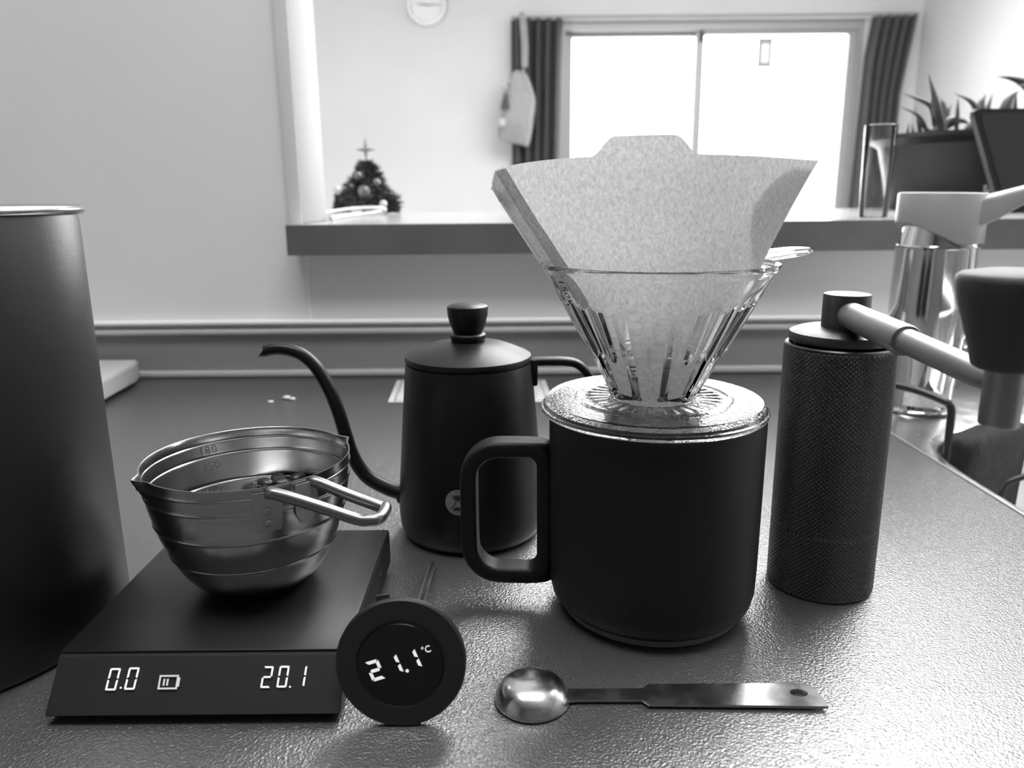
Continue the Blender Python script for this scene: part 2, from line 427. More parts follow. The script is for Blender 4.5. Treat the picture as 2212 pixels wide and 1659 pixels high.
# squared loop handle, leaving the wall to the left
hb = []
def rloop(x0, x1, z0, z1, r, n=7):
    pts = []
    pts += [(x1, z1)]
    for k in range(n+1): a = PI/2+PI/2*k/n; pts.append((x0+r+r*math.cos(a), z1-r+r*math.sin(a)))
    for k in range(n+1): a = PI+PI/2*k/n; pts.append((x0+r+r*math.cos(a), z0+r+r*math.sin(a)))
    pts += [(x1, z0)]
    return pts
ct, st = math.cos(R(176)), math.sin(R(176))
pth = rloop(.0445, .0855, .0140, .0765, .0145)
pth = [(.0440, .0768)] + [(.0445+.0855-p[0], p[1]) for p in pth][1:-1] + [(.0430, .0138)]
pts = [(mx+d*ct, my+d*st, z) for d, z in pth]
bm = bmesh.new()
tube(bm, pts, 0, sect=rsect(.0130, .0068, .0027), up=(-st, ct, 0.0001) if False else None)
# frame of the section: keep the wide side along the depth
bm.free(); bm = bmesh.new()
rings = []
dep = Vector((-st, ct, 0))
P = [Vector(p) for p in pts]
for i, p in enumerate(P):
    tg = (P[min(i+1, len(P)-1)]-P[max(i-1, 0)]).normalized(); nn = dep.cross(tg).normalized()
    fl = 1
    wd = .0135
    rings.append([bm.verts.new(p+dep*sx+nn*sy) for sx, sy in rsect(wd, .0078*fl, .0024)])
for A, B in zip(rings, rings[1:]):
    for k in range(len(A)): bm.faces.new((A[k], A[(k+1) % len(A)], B[(k+1) % len(A)], B[k]))
bm.faces.new(rings[0]); bm.faces.new(rings[-1][::-1])
cl = []
for (a, b, r_) in ((.0500, .0768, .0085), (.0855, .0768, .0145), (.0855, .0140, .0145), (.0500, .0140, .0085)):
    ccx = a+r_ if a < .06 else a-r_; ccz = b-r_ if b > .05 else b+r_
    s0 = {(True, True): PI, (False, True): PI/2, (False, False): 0, (True, False): -PI/2}[(a < .06, b > .05)]
    for k in range(8): q = s0-PI/2*k/7; cl.append((ccx+r_*math.cos(q), ccz+r_*math.sin(q)))
Pc = [Vector((mx+d*ct, my+d*st, z)) for d, z in cl]; rc = []
for i, p in enumerate(Pc):
    tg = (Pc[(i+1) % len(Pc)]-Pc[i-1]).normalized(); nn = dep.cross(tg).normalized()
    rc.append([bm.verts.new(p+dep*sx+nn*sy) for sx, sy in rsect(.0130, .0074, .0024)])
for i in range(len(rc)):
    A, B = rc[i], rc[(i+1) % len(rc)]
    for k in range(len(A)): bm.faces.new((A[k], A[(k+1) % len(A)], B[(k+1) % len(A)], B[k]))
h = finish('handle', bm, M['mug_black'], t, 60)
md = h.modifiers.new('s', 'SUBSURF'); md.levels = 1; md.render_levels = 2
# ================================================================== DRIPPER
dx, dy = .0632, .3331
t = thing('coffee_dripper', 'clear ribbed conical coffee dripper seated on the black mug', 'dripper', (dx, dy, .095))
def grv(th, N, ph, w):
    u = ((th*N/(2*PI)+ph) % 1.0)-.5; a = abs(u)/w
    return max(0., 1-a) if a < 1 else 0.
def sm(x): x = max(0., min(1., x)); return x*x*(3-2*x)
ZB, ZT, ZM = .1035, .1462, .1215
def outer(th, r, z, k):
    if k >= NOUT: return r, z
    arch = .0016*math.cos(th*24+PI)          # scalloped tops
    up = sm((ZT+arch-z)/.0018)*sm((z-ZB)/.002)
    d1 = min(1, 1.5*grv(th, 12, .5, .21))*up
    lo = sm((z-ZM-.0012*math.cos(th*12))/.003)
    d2 = min(1, 1.5*grv(th, 12, 0., .21))*up*lo
    facet = .0007*up*(1-abs(math.sin(th*12)))*lo
    low = .0013*sm((ZM+.002-z)/.003)*abs(math.cos(th*6))**6*0
    return r-.0015*max(d1, d2)-facet-.0008*up*(1-lo)+low, z
prO = []
base = [(.0190, .1016), (.0198, .1027), (.0300, .1226), (.0393, .1396), (.0484, .1570)]
def lerp(P, z):
    for (r1, z1), (r2, z2) in zip(P, P[1:]):
        if z <= z2: return r1+(r2-r1)*(z-z1)/(z2-z1)
    return P[-1][0]
for k in range(72): z = .1016+(.1570-.1016)*k/71; prO.append((lerp(base, z), z))
NOUT = len(prO)
prI = [(.0492, .1580), (.0502, .1590), (.0505, .1600), (.0502, .1608), (.0494, .1610), (.0484, .1606), (.0476, .1594), (.0468, .1572)]
prI += [(lerp(base, z)-.0019, z) for z in (.150, .1396, .1226, .108, .1035)] + [(.0172, .1010)]
cone = lathe('cone', prO+prI, (dx, dy, 0), M['glass'], t, 480, smooth=28, closed=True, fn=outer)
# spiral ribs inside the cone
# base disc with radial ribs round the neck
def basefn(th, r, z, k):
    if 2 <= k <= 9: z += .00045*(1 if math.sin(th*32) > 0 else -1)*min(1, (k-1)/2)*min(1, (10-k)/2)
    return r, z
pb = [(.0176, .0994), (.0176, .1010)] + [(.0200+.0013*k, .1012) for k in range(9)] + [(.0320, .1012), (.0330, .1017), (.0340, .1017), (.0350, .1010), (.0440, .1010), (.0474, .1010),
      (.0492, .0978), (.0500, .0974), (.0503, .0966), (.0502, .0958), (.0496, .0952), (.0482, .0952), (.0470, .0982), (.0440, .0990), (.0438, .0930), (.0424, .0930), (.0420, .0988)]
lathe('base_plate', pb, (dx, dy, 0), M['glass_base'], t, 384, smooth=22, closed=True, fn=basefn)
# flat ear handle going back right
bm = bmesh.new()
hd = Vector((.86, .50, 0)).normalized(); hs = Vector((-hd.y, hd.x, 0))
prof = [(.0485, .0120, 0), (.054, .0105, .0008), (.060, .0095, .0016), (.070, .0105, .0024), (.079, .0115, .0030), (.086, .0105, .0034), (.0905, .007, .0036)]
rings = []
for d, wdt, dz in prof:
    th = .0034
    sec = []
    for k in range(16):
        a = 2*PI*k/16; ca, sa = math.cos(a), math.sin(a)
        x = wdt*math.copysign(abs(ca)**.6, ca); zz = th/2*math.copysign(abs(sa)**.6, sa)
        sec.append(bm.verts.new(Vector((dx, dy, .1585+dz+zz))+hd*d+hs*x))
    rings.append(sec)
for A, B in zip(rings, rings[1:]):
    for k in range(16): bm.faces.new((A[k], A[(k+1) % 16], B[(k+1) % 16], B[k]))
bm.faces.new(rings[0]); bm.faces.new(rings[-1][::-1])
finish('handle', bm, M['glass'], t, 60)
# print on the left flank of the cone
def cone_pt(th, z, off=.0003):
    r = lerp(base, z)+off; return (dx+r*math.cos(th), dy+r*math.sin(th), z)
bm = text_bm('1505', .0062, .00003)
for v in bm.verts:
    u, s = v.co.x, v.co.y      # text runs down the slope
    v.co = Vector(cone_pt(R(205)+s/.046, .1505-u*.87, .0003))
finish('printed_number', bm, M['ink'], t, None)
bm = bmesh.new()
for k in range(7):
    z = .1462-k*.0017
    q = [cone_pt(R(205)+a, z+b, .0004) for a, b in ((0, 0), (.012, 0), (.012, -.0011), (0, -.0011))]
    bm.faces.new([bm.verts.new(p) for p in q])
finish('printed_dashes', bm, M['ink'], t, None)

# ================================================================== PAPER FILTER
t = thing('paper_filter', 'white cone paper coffee filter with raised tab, open inside the dripper', 'filter', (dx, dy, .1))
def pprm(z):
    s = (z-.158)/.045
    a = .0162+(.046-.0162)*(z-.1035)/(.158-.1035) if z < .158 else .046+.0252*s
    cx = .0632 if z < .125 else .0632-.0052*sm((z-.125)/.078)
    b = (.0162+(.0445-.0162)*(z-.1035)/(.158-.1035)) if z < .145 else .0378+(.040-.0378)*(z-.145)/.058
    p = 1+1.0*sm((z-.135)/.05)
    if z < .1035: a = b = max(.0006, .0162*(z-.088)/(.0155))
    return cx, a, b, p
def ptop(th):       # rim height; raised tab on the front
    x = math.cos(th)
    z = .2010+.0022*(1-x*x)-.0030*max(0, -x)**6-.0040*max(0, -x-.93)/.07 + .0012*max(0, x)**5
    if math.sin(th) < 0: z += .0068*sm((.275-abs(x+.115))/.13)
    return z
def ppt(th, s, off=0):
    zt = ptop(th); z = .088+(zt-.088)*s
    cx, a, b, p = pprm(z)
    sn = math.sin(th); y = b*math.copysign(abs(sn)**p, sn)
    wob = 0
    return Vector((cx+(a+off)*math.cos(th), dy+y+wob*(1 if sn else 0)*abs(sn)+math.copysign(off, sn), z))
bm = bmesh.new(); NT, NS = 240, 56
V = [[bm.verts.new(ppt(2*PI*i/NT, j/NS)) for j in range(NS+1)] for i in range(NT)]
for i in range(NT):
    for j in range(NS): bm.faces.new((V[i][j], V[(i+1) % NT][j], V[(i+1) % NT][j+1], V[i][j+1]))
finish('paper_cone', bm, M['paper'], t, 180)
# crimped double seam folded against the left edge
def on_paper(s, wd, lift):
    e = ppt(PI, s); a_ = pprm(e.z)[1]
    if wd <= 0: return Vector((e.x+wd, e.y-lift-.0004, e.z))
    xx = max(-.9999, (wd-a_)/a_); p = ppt(2*PI-math.acos(xx), s); p.y -= lift; return p
bm = bmesh.new(); rowsA = []
NSg = 84
for j in range(NSg+1):
    s = .56+.437*j/NSg
    rowsA.append([bm.verts.new(on_paper(s, wd, .0009+(.00035*math.sin(j*PI/2) if 0 < k < 5 else 0))-Vector((0, 0, .0022*max(0, (j-NSg+5)/5.)**2*(1-k/5.)**2)))
                  for k, wd in enumerate((-.0012, .0003, .0015, .0027, .0039, .0050))])
for A, B in zip(rowsA, rowsA[1:]):
    for k in range(5): bm.faces.new((A[k], A[k+1], B[k+1], B[k]))
finish('crimped_seam', bm, M['paper_seam'], t, 60)
bm = bmesh.new(); rowsA = []
for j in range(30):        # second fold layer beside the seam
    s = .50+.495*j/29
    rowsA.append([bm.verts.new(on_paper(s, wd, .0005)) for wd in (.0046, .006, .0075, .0092)])
for A, B in zip(rowsA, rowsA[1:]):
    for k in range(3): bm.faces.new((A[k], A[k+1], B[k+1], B[k]))
finish('fold_layer', bm, M['paper_fold'], t, 60)
bm = bmesh.new()
e = ppt(PI, .985)
q = [(e.x+.0015, e.y+.002, e.z+.0002), (e.x+.0125, e.y+.001, e.z+.0052), (e.x+.0140, e.y+.001, e.z+.0022), (e.x+.012, e.y, e.z-.006), (e.x+.002, e.y+.001, e.z-.006)]
bm.faces.new([bm.verts.new(p) for p in q])
finish('back_flap', bm, M['paper'], t, None)
# added sheet at the right: darkens the paper as its inner shadow would
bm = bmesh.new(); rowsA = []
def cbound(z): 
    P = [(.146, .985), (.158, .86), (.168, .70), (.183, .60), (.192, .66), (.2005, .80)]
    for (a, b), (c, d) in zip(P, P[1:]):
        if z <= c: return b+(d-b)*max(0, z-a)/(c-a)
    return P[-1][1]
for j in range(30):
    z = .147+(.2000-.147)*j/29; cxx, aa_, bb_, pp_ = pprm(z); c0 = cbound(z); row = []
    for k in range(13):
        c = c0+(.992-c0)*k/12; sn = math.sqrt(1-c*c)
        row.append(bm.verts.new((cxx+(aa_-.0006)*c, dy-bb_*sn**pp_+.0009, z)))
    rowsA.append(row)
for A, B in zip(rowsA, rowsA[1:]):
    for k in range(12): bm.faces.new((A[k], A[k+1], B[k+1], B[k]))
finish('inner_shade_sheet', bm, M['paper'], t, 180)


# ================================================================== KETTLE
kx, ky = -.0241, .4195
t = thing('gooseneck_kettle', 'matt black gooseneck kettle with round lid knob, behind the mug handle', 'kettle', (kx, ky, 0))
KP = [(.0340, .0000), (.0372, .0006), (.0398, .0030), (.0412, .0075), (.0417, .0150), (.0410, .030), (.0399, .0425), (.0377, .0696), (.0352, .0985), (.0348, .0998)]
lathe('kettle_body', [(0, 0)]+KP+[(.0338, .0998), (.0338, .0980), (.0400, .0200), (.036, .004), (0, .004)], (kx, ky, 0), M['kettle_black'], t, 128)
lid = lathe('lid', [(0, .0995), (.0335, .0995), (.0335, .1003), (.0350, .1008), (.0353, .1022), (.0348, .1036), (.0330, .1046), (.0270, .1072), (.0208, .1095), (.0150, .1108), (.0098, .1114), (0, .1116)], (kx, ky, 0), M['kettle_black'], t, 128)
k = lathe('lid_knob', [(0, .1110), (.0082, .1112), (.0082, .1120), (.0095, .1122), (.0099, .1133), (.0098, .1150), (.0090, .1158), (.0079, .1160), (.0084, .1172), (.0100, .1215), (.0110, .1260), (.0113, .1296), (.0111, .1306), (.0098, .1314), (.0060, .1322), (0, .1326)], (kx, ky, 0), M['kettle_black'], None, 64)
par(k, lid)
sp = [(-.0615, .0210), (-.0660, .0222), (-.0735, .0252), (-.0825, .0306), (-.0880, .0372), (-.0922, .0460), (-.0950, .0570), (-.0976, .0683), (-.1001, .0770), (-.1030, .0850), (-.1078, .0948), (-.1120, .1004), (-.1170, .1046), (-.1225, .1068), (-.1285, .1078), (-.1340, .1074), (-.1375, .1064)]
spp = catmull([(x, ky, z) for x, z in sp], 5)
rads = [.0042-.0009*(i/(len(spp)-1))**1.2 for i in range(len(spp))]
bm = bmesh.new(); rg = tube(bm, spp, rads, 16, cap=False)
# slanted mouth: slide the last ring
for v in rg[-1]: v.co.x += (v.co.z-.1064)*1.25-.0006
rin = [bm.verts.new(v.co*.0+Vector((v.co.x+.004, ky+(v.co.y-ky)*.75, .1068+(v.co.z-.1064)*.75))) for v in rg[-1]]
for k_ in range(16): bm.faces.new((rg[-1][k_], rg[-1][(k_+1) % 16], rin[(k_+1) % 16], rin[k_]))
bm.faces.new(rin)
finish('spout', bm, M['kettle_black'], t, 70)
lathe('spout_root', [(0, 0), (.0062, 0), (.0058, .0015), (.0045, .0028), (0, .0028)], (0, 0, 0), M['kettle_black'], None, 24).name = 'spout_collar'
sc = bpy.data.objects['spout_collar']; sc.data.transform(Matrix.Translation((-.0638, ky, .0212)) @ Matrix.Rotation(R(-72), 4, 'Y')); par(sc, t)
# handle: bracket and bent bar
boxo('handle_bracket', (kx+.0340, ky-.0045, .0860), (kx+.0385, ky+.0045, .1012), M['kettle_black'], t, .0012)
hp = catmull([(kx+.0362, ky, .0994), (.0200, ky, .0995), (.0300, ky, .0992), (.0368, ky, .0975), (.0420, ky, .0925), (.0475, ky, .084), (.0515, ky, .074), (.0535, ky, .062), (.053, ky, .054)], 6)
bm = bmesh.new(); tube(bm, hp, 0, sect=rsect(.0085, .0046, .0018), up=None); 
finish('handle_bar', bm, M['kettle_black'], t, 60)
# round grey emblem with an hourglass
def kwrap(u, v, off):
    z = .0322+v; r = lerp([(b_, a_) for a_, b_ in []] or [(q[0], q[1]) for q in KP], z)+off; a = R(-96.8)+u/r
    return (kx+r*math.cos(a), ky+r*math.sin(a), z)
def disc_bm(rad, fn, rings=8, n=48):
    bm = bmesh.new(); c0 = bm.verts.new(fn(0, 0)); prev = None
    for q in range(1, rings+1):
        ring = [bm.verts.new(fn(rad*q/rings*math.cos(2*PI*i/n), rad*q/rings*math.sin(2*PI*i/n))) for i in range(n)]
        for i in range(n):
            if prev is None: bm.faces.new((c0, ring[i], ring[(i+1) % n]))
            else: bm.faces.new((prev[i], ring[i], ring[(i+1) % n], prev[(i+1) % n]))
        prev = ring
    return bm
lg = finish('emblem', disc_bm(.0070, lambda u, v: kwrap(u, v, .00012)), M['logo'], t, 180)
bm = bmesh.new()
def strip(bm, A, B, off):       # quad strip between two polylines
    va = [bm.verts.new(kwrap(u, v, off)) for u, v in A]; vb = [bm.verts.new(kwrap(u, v, off)) for u, v in B]
    for i in range(len(A)-1): bm.faces.new((va[i], va[i+1], vb[i+1], vb[i]))
top = [(-.0026+.0052*i/8, .0042-.0002*abs(i-4)) for i in range(9)]; bot = [(-.0012*(1-i/4) if i < 4 else .0012*(i/4-1), .0016-.0006*(1-abs(i-4)/4)) for i in range(9)]
strip(bm, top, bot, .0003)
top = [(-.0028+.0056*i/8, -.0042) for i in range(9)]; bot = [(-.0024+.0048*i/8, -.0030+.0007*(1-abs(i-4)/4)) for i in range(9)]
strip(bm, top, bot, .0003)
for s in (-1, 1):
    path = [(s*.0029, .0040), (s*.0024, .0024), (s*.0012, .0010), (s*.0008, .0002), (s*.0016, -.0008), (s*.0030, -.0022), (s*.0034, -.0034)]
    strip(bm, path, [(u+.0004*s, v) for u, v in path], .0003)
o = finish('hourglass_mark', bm, M['logo_ink'], None, None); par(o, lg)

# ================================================================== CANISTER
cx_, cy_ = -.2538, .3142
t = thing('steel_canister', 'tall matt black canister with a rolled steel rim at the left edge', 'canister', (cx_, cy_, 0))
lathe('canister_body', [(0, 0), (.068, 0), (.0705, .0012), (.0716, .004), (.0716, .1800), (.0712, .1832), (.0690, .1832), (.0690, .006), (0, .006)], (cx_, cy_, 0), M['black_coat'], t, 160)
lathe('rolled_rim', [(.0712+.0024*math.cos(2*PI*k/16)+.0008, .1850+.0021*math.sin(2*PI*k/16)) for k in range(16)], (cx_, cy_, 0), M['rim_steel'], t, 160, closed=True, smooth=180)

# ================================================================== SCALE
t = thing('coffee_scale', 'flat black square coffee scale with lit figures on its sloping front', 'scale', (-.1186, .31, 0))
X0, X1, YB, YF, YT, YK, ZT_, ZB_ = -.1732, -.0643, .3697, .2462, .2605, .3697, .0216, .0040
bm = bmesh.new()      # sloping front as a solid wedge body
def wedge(bm, x0, x1, pts):
    a = [bm.verts.new((x0, y, z)) for y, z in pts]; b = [bm.verts.new((x1, y, z)) for y, z in pts]
    bm.faces.new(a); bm.faces.new(b[::-1])
    for i in range(len(pts)): bm.faces.new((a[i], a[(i+1) % len(pts)], b[(i+1) % len(pts)], b[i]))
wedge(bm, X0, X1, [(YF, ZB_), (YT-.0001, ZT_-.0014), (YT+.0012, ZT_-.0010), (YK, ZT_-.0010), (YK, .0055), (YK-.002, .0035), (YF+.003, .0035)])
bmesh.ops.bevel(bm, geom=[e for e in bm.edges], offset=.0004, segments=2, affect='EDGES')
finish('scale_body', bm, M['scale_front'], t, 30)
boxo('weighing_plate', (X0+.0002, YT+.0006, ZT_-.0010), (X1-.0002, YK-.0002, ZT_), M['scale_top'], t, .0005)
bm = bmesh.new(); box(bm, (X0+.008, YF+.012, .0018), (X1-.008, YK-.008, .0036)); finish('underside_tray', bm, M['scale_side'], t)
for (fx, fy) in ((X0+.016, YF+.020), (X1-.016, YF+.020), (X0+.016, YK-.016), (X1-.016, YK-.016)):
    lathe('foot', [(0, 0), (.0055, 0), (.006, .0006), (.006, .0019), (0, .0019)], (fx, fy, 0), M['rubber'], t, 24)
# side socket and button on the right flank
bm = bmesh.new(); prism(bm, [(.0040*math.copysign(abs(math.cos(a))**.7, math.cos(a)), .0016*math.sin(a)) for a in [2*PI*k/20 for k in range(20)]], 0, .0004, lambda x, y, z: (X1-.0002+z, .293+x, .0115+y)); finish('charging_socket', bm, M['rubber'], t)
bm = bmesh.new(); prism(bm, [(.0030*math.cos(2*PI*k/20), .0014*math.sin(2*PI*k/20)) for k in range(20)], 0, .0006, lambda x, y, z: (X1-.0002+z, .338+x, .0125+y)); finish('side_button', bm, M['rubber'], t)
# figures: panel plane coordinates (u along x from X0+.0002, v up the slope)
dv = Vector((0, YT-YF, ZT_-ZB_)).normalized(); dn = Vector((0, -dv.z, dv.y))
def pan(u, v, off=0.): return Vector((-.173+u, YF, ZB_))+dv*v+dn*(off+.0003)
def seg_obj(name, polys, fn, m, parent, lift=.00025):
    bm = bmesh.new()
    for pl in polys: prism(bm, pl, 0, lift, fn)
    return finish(name, bm, m, parent, None)
def figs(seq, w, h, th, sh=0):
    out = []
    for ch, (cu, cv) in seq:
        if ch == '.': polys = [[(th*.55*math.cos(2*PI*k/10), th*.55*math.sin(2*PI*k/10)) for k in range(10)]]
        else: polys = seven(ch, w, h, th)
        out += [[(x+cu+sh*y, y+cv) for x, y in p] for p in polys]
    return out
seg_obj('weight_figures', figs([('0', (.0227, .0128)), ('.', (.0262, .0098)), ('0', (.0297, .0130))], .0039, .0078, .00062, .06), pan, M['led'], t)
seg_obj('timer_figures', figs([('2', (.0803, .0131)), ('0', (.0863, .0132)), ('.', (.0893, .0096)), ('1', (.0929, .0133))], .0037, .0076, .00062, .06), pan, M['led'], t)
bx = []
u0_, v0_, bw, bh, bt = .0436, .0116, .0072, .0050, .0006
for q in ((-bw/2, -bw/2+bt, -bh/2, bh/2), (bw/2-bt, bw/2, -bh/2, bh/2), (-bw/2+bt, bw/2-bt, -bh/2, -bh/2+bt), (-bw/2+bt, bw/2-bt, bh/2-bt, bh/2), (bw/2, bw/2+.0006, -bh/2+.0009, bh/2-.0009)):
    bx.append([(u0_+q[0], v0_+q[2]), (u0_+q[1], v0_+q[2]), (u0_+q[1], v0_+q[3]), (u0_+q[0], v0_+q[3])])
for q in (-.0019, -.0006): bx.append([(u0_+q, v0_-.0012), (u0_+q+.0006, v0_-.0012), (u0_+q+.0006, v0_+.0012), (u0_+q, v0_+.0012)])
seg_obj('battery_icon', bx, pan, M['led_dim'], t)

# ================================================================== MEASURING BOWL
bx_, by_ = -.1156, .3188
t = thing('measuring_bowl', 'small steel measuring bowl with wire handle and two lips, standing on the scale', 'bowl', (bx_, by_, .0216))
BP = [(.0160, .0218), (.0205, .0226), (.0255, .0256), (.0303, .0310), (.0346, .0392), (.0386, .0495), (.0412, .0600), (.0428, .0690), (.0436, .0797)]
RINGS = [.0755, .0691, .0560, .0410]
dense = catmull([(r, 0, z) for r, z in BP], 6)
def brad(z):
    P = [(0, .0216)]+[(p.x, p.z) for p in dense]
    for i in range(len(P)-1):
        if P[i][1] <= z <= P[i+1][1]+1e-9:
            return P[i][0]+(P[i+1][0]-P[i][0])*(z-P[i][1])/(P[i+1][1]-P[i][1])
    return P[-1][0]
zs = []
prof = [(p.x, p.z) for p in dense]
# insert ridges: small outward beads
fin = []
for r, z in prof:
    if any(abs(z-q) < .0011 for q in RINGS): continue
    fin.append((r, z))
for q in RINGS:
    rb = brad(q)
    for dz, dr in ((-.0007, 0), (-.0004, .0001), (-.0002, .0003), (0, .00038), (.0002, .0003), (.0004, .0001), (.0007, 0)): fin.append((brad(q+dz)+dr, q+dz))
fin.sort(key=lambda p: p[1])
fin = [(0, .0216), (.010, .0216)]+fin
SP1, SP2 = R(219), R(33)
def lip(th, r, z, k):
    for a, amt in ((SP1, .0042), (SP2, .0030)):
        d = (th-a+PI) % (2*PI)-PI
        if abs(d) < .5: r += amt*max(0, (z-.0700)/.0097)*(1-abs(d)/.16 if abs(d) < .16 else 0)**1.4
    return r, z
innp = [(max(0, r-.0006), z+(.0006 if z < .03 else 0)) for r, z in fin[::-1]]
lathe('bowl_shell', fin+[(.0436, .0800), (.0432, .0800)]+innp[:-1]+[(0, .0222)], (bx_, by_, 0), M['steel'], t, 256, smooth=60, fn=lip)
# embossed volume figures inside
for s, ang, z in (('180', 134.5, .0722), ('150', 134.2, .0645), ('100', 134.6, .0522)):
    bm = text_bm(s, .0056, .0003, spacing=1.1)
    for v in bm.verts:
        zz = z+v.co.y; r = brad(zz)-.0007-v.co.z*.8; a = R(ang)-v.co.x/(r*1.0)
        v.co = Vector((bx_+r*math.cos(a), by_+r*math.sin(a), zz))
    finish('embossed_figure', bm, M['steel_rod'], t, 60)
# two riveted plates and the wire loop handle
def plate(a, w, z0, z1, tip=False):
    bm = bmesh.new(); n = 8; outl = []
    g = []
    for j in range(9):
        z = z0+(z1-z0)*j/8; row = []
        ww = w*(1-.55*max(0, 1-j/2.2)) if tip else w*(1-.15*max(0, 1-j))
        for i in range(n+1):
            r = brad(z)+.0011; aa = a+(i/n-.5)*ww/r; row.append((r, aa, z))
        g.append(row)
    def pt(r, aa, z): return (bx_+r*math.cos(aa), by_+r*math.sin(aa), z)
    F = [[bm.verts.new(pt(r+.0004, aa, z)) for r, aa, z in row] for row in g]
    B = [[bm.verts.new(pt(r-.0006, aa, z)) for r, aa, z in row] for row in g]
    for j in range(8):
        for i in range(n):
            bm.faces.new((F[j][i], F[j][i+1], F[j+1][i+1], F[j+1][i])); bm.faces.new((B[j][i], B[j+1][i], B[j+1][i+1], B[j][i+1]))
    for j in range(8):
        bm.faces.new((F[j][0], F[j+1][0], B[j+1][0], B[j][0])); bm.faces.new((F[j][n], B[j][n], B[j+1][n], F[j+1][n]))
    for i in range(n):
        bm.faces.new((F[0][i], B[0][i], B[0][i+1], F[0][i+1])); bm.faces.new((F[8][i], F[8][i+1], B[8][i+1], B[8][i]))
    o = finish('handle_plate', bm, M['steel_plate'], t, 40)
    return o
A1, A2 = R(-63), R(-42)
p1 = plate(A1, .0110, .0612, .0785); p2 = plate(A2, .0100, .0612, .0785, True)
for a, z, pp in ((A1, .0702, p1), (A1, .0648, p1), (A2, .0680, p2)):
    r = brad(z)+.0016; c = Vector((bx_+r*math.cos(a), by_+r*math.sin(a), z)); nrm = Vector((math.cos(a), math.sin(a), -.25)).normalized()
    o = lathe('rivet', [(0, .0005), (.0012, .0004), (.0016, .0002), (.0017, 0)], (0, 0, 0), M['steel_plate'], None, 16, smooth=60)
    o.data.transform(Matrix.Translation(c) @ nrm.to_track_quat('Z', 'Y').to_matrix().to_4x4()); par(o, pp)
def bp_(a, r, z): return Vector((bx_+r*math.cos(a), by_+r*math.sin(a), z))
e1 = bp_(R(-59), .0455, .0772); e2 = bp_(R(-37), .0455, .0772)
q1 = Vector((-.0610, .2778, .0675)); q2 = Vector((-.0535, .2872, .0680))
wp = catmull([e1+Vector((-.004, .001, -.0002)), e1+Vector((.001, -.0006, .0002)), e1.lerp(q1, .5)+Vector((0, 0, .0004)), q1, q1+Vector((.0050, -.0004, -.0004)), q1+Vector((.0088, .0018, -.0006)), q2+Vector((.0024, .0010, -.0004)), q2+Vector((-.0004, .0022, -.0002)), e2.lerp(q2, .5)+Vector((0, 0, .0004)), e2+Vector((.001, 0, .0002)), e2+Vector((-.003, .0015, -.0002))], 8)
tubeo('wire_handle', wp, .0024, M['steel_rod'], t, 16)

# ---- coffee beans in the bowl
def bean_mesh():
    bm = bmesh.new(); bmesh.ops.create_icosphere(bm, subdivisions=3, radius=1)
    for v in bm.verts:
        x, y, z = v.co
        x *= .0049; y *= .0036; z *= (.0028 if z > 0 else .0016)
        if z < 0:
            z += .0009*math.exp(-(y/.0006)**2)
        v.co = (x, y, z)
    me = bpy.data.meshes.new('coffee_bean'); bm.to_mesh(me); bm.free()
    for p in me.polygons: p.use_smooth = True
    me.materials.append(M['bean']); return me
bme = bean_mesh()
cnt = 0
for li, z in enumerate((.0262, .0308, .0354, .0400, .0446, .0490, .0534, .0572)):
    rin_ = brad(z-.002)-.0056
    step = .0088
    for i in range(-5, 6):
        for j in range(-6, 7):
            x = i*step+(.5*step if j % 2 else 0)+(.3*step if li % 2 else 0); y = j*step*.82+(.35*step if li % 2 else 0)
            if math.hypot(x, y) > rin_: continue
            # heap higher to the back right, hollow inside is left out
            lim = .0420+.0165*min(1, max(0, (y+.010)/.035))*min(1, max(.0, (x+.020)/.016)) if True else 0
            if z > lim+.0006: continue
            if z < lim-.0125 and math.hypot(x, y) < rin_-.004: continue
            if y < -.012 and li > 3: continue
            o = bpy.data.objects.new('coffee_bean', bme); C.objects.link(o)
            o.location = (bx_+x+rnd.uniform(-.0004, .0004), by_+y+rnd.uniform(-.0004, .0004), z+rnd.uniform(-.0003, .0003))
            o.rotation_euler = (rnd.uniform(-.5, .5)+(PI if rnd.random() < .4 else 0), rnd.uniform(-.4, .4), rnd.uniform(0, PI))
            tag(o, 'dark roasted coffee bean in the heap inside the steel bowl', 'coffee bean', 'coffee beans in the bowl'); cnt += 1
o = bpy.data.objects.new('coffee_bean', bme); C.objects.link(o); o.location = (-.1246, .3525, .0528); o.rotation_euler = (PI*.6, .2, 1.3)
tag(o, 'single rounded coffee bean at the left end of the heap against the bowl wall', 'coffee bean', 'coffee beans in the bowl')

# ================================================================== THERMOMETER
t = thing('probe_thermometer', 'round black digital thermometer reading 21.1 leaning on its probe', 'thermometer', (-.0414, .2484, .0232))
TC = Vector((-.0414, .2484, .0236)); tip = Vector((-.0424, .3713, .0016))
ax = (TC-tip).normalized()                       # faces the camera
qt = ax.to_track_quat('Z', 'Y').to_matrix().to_4x4()
TM = Matrix.Translation(TC) @ qt
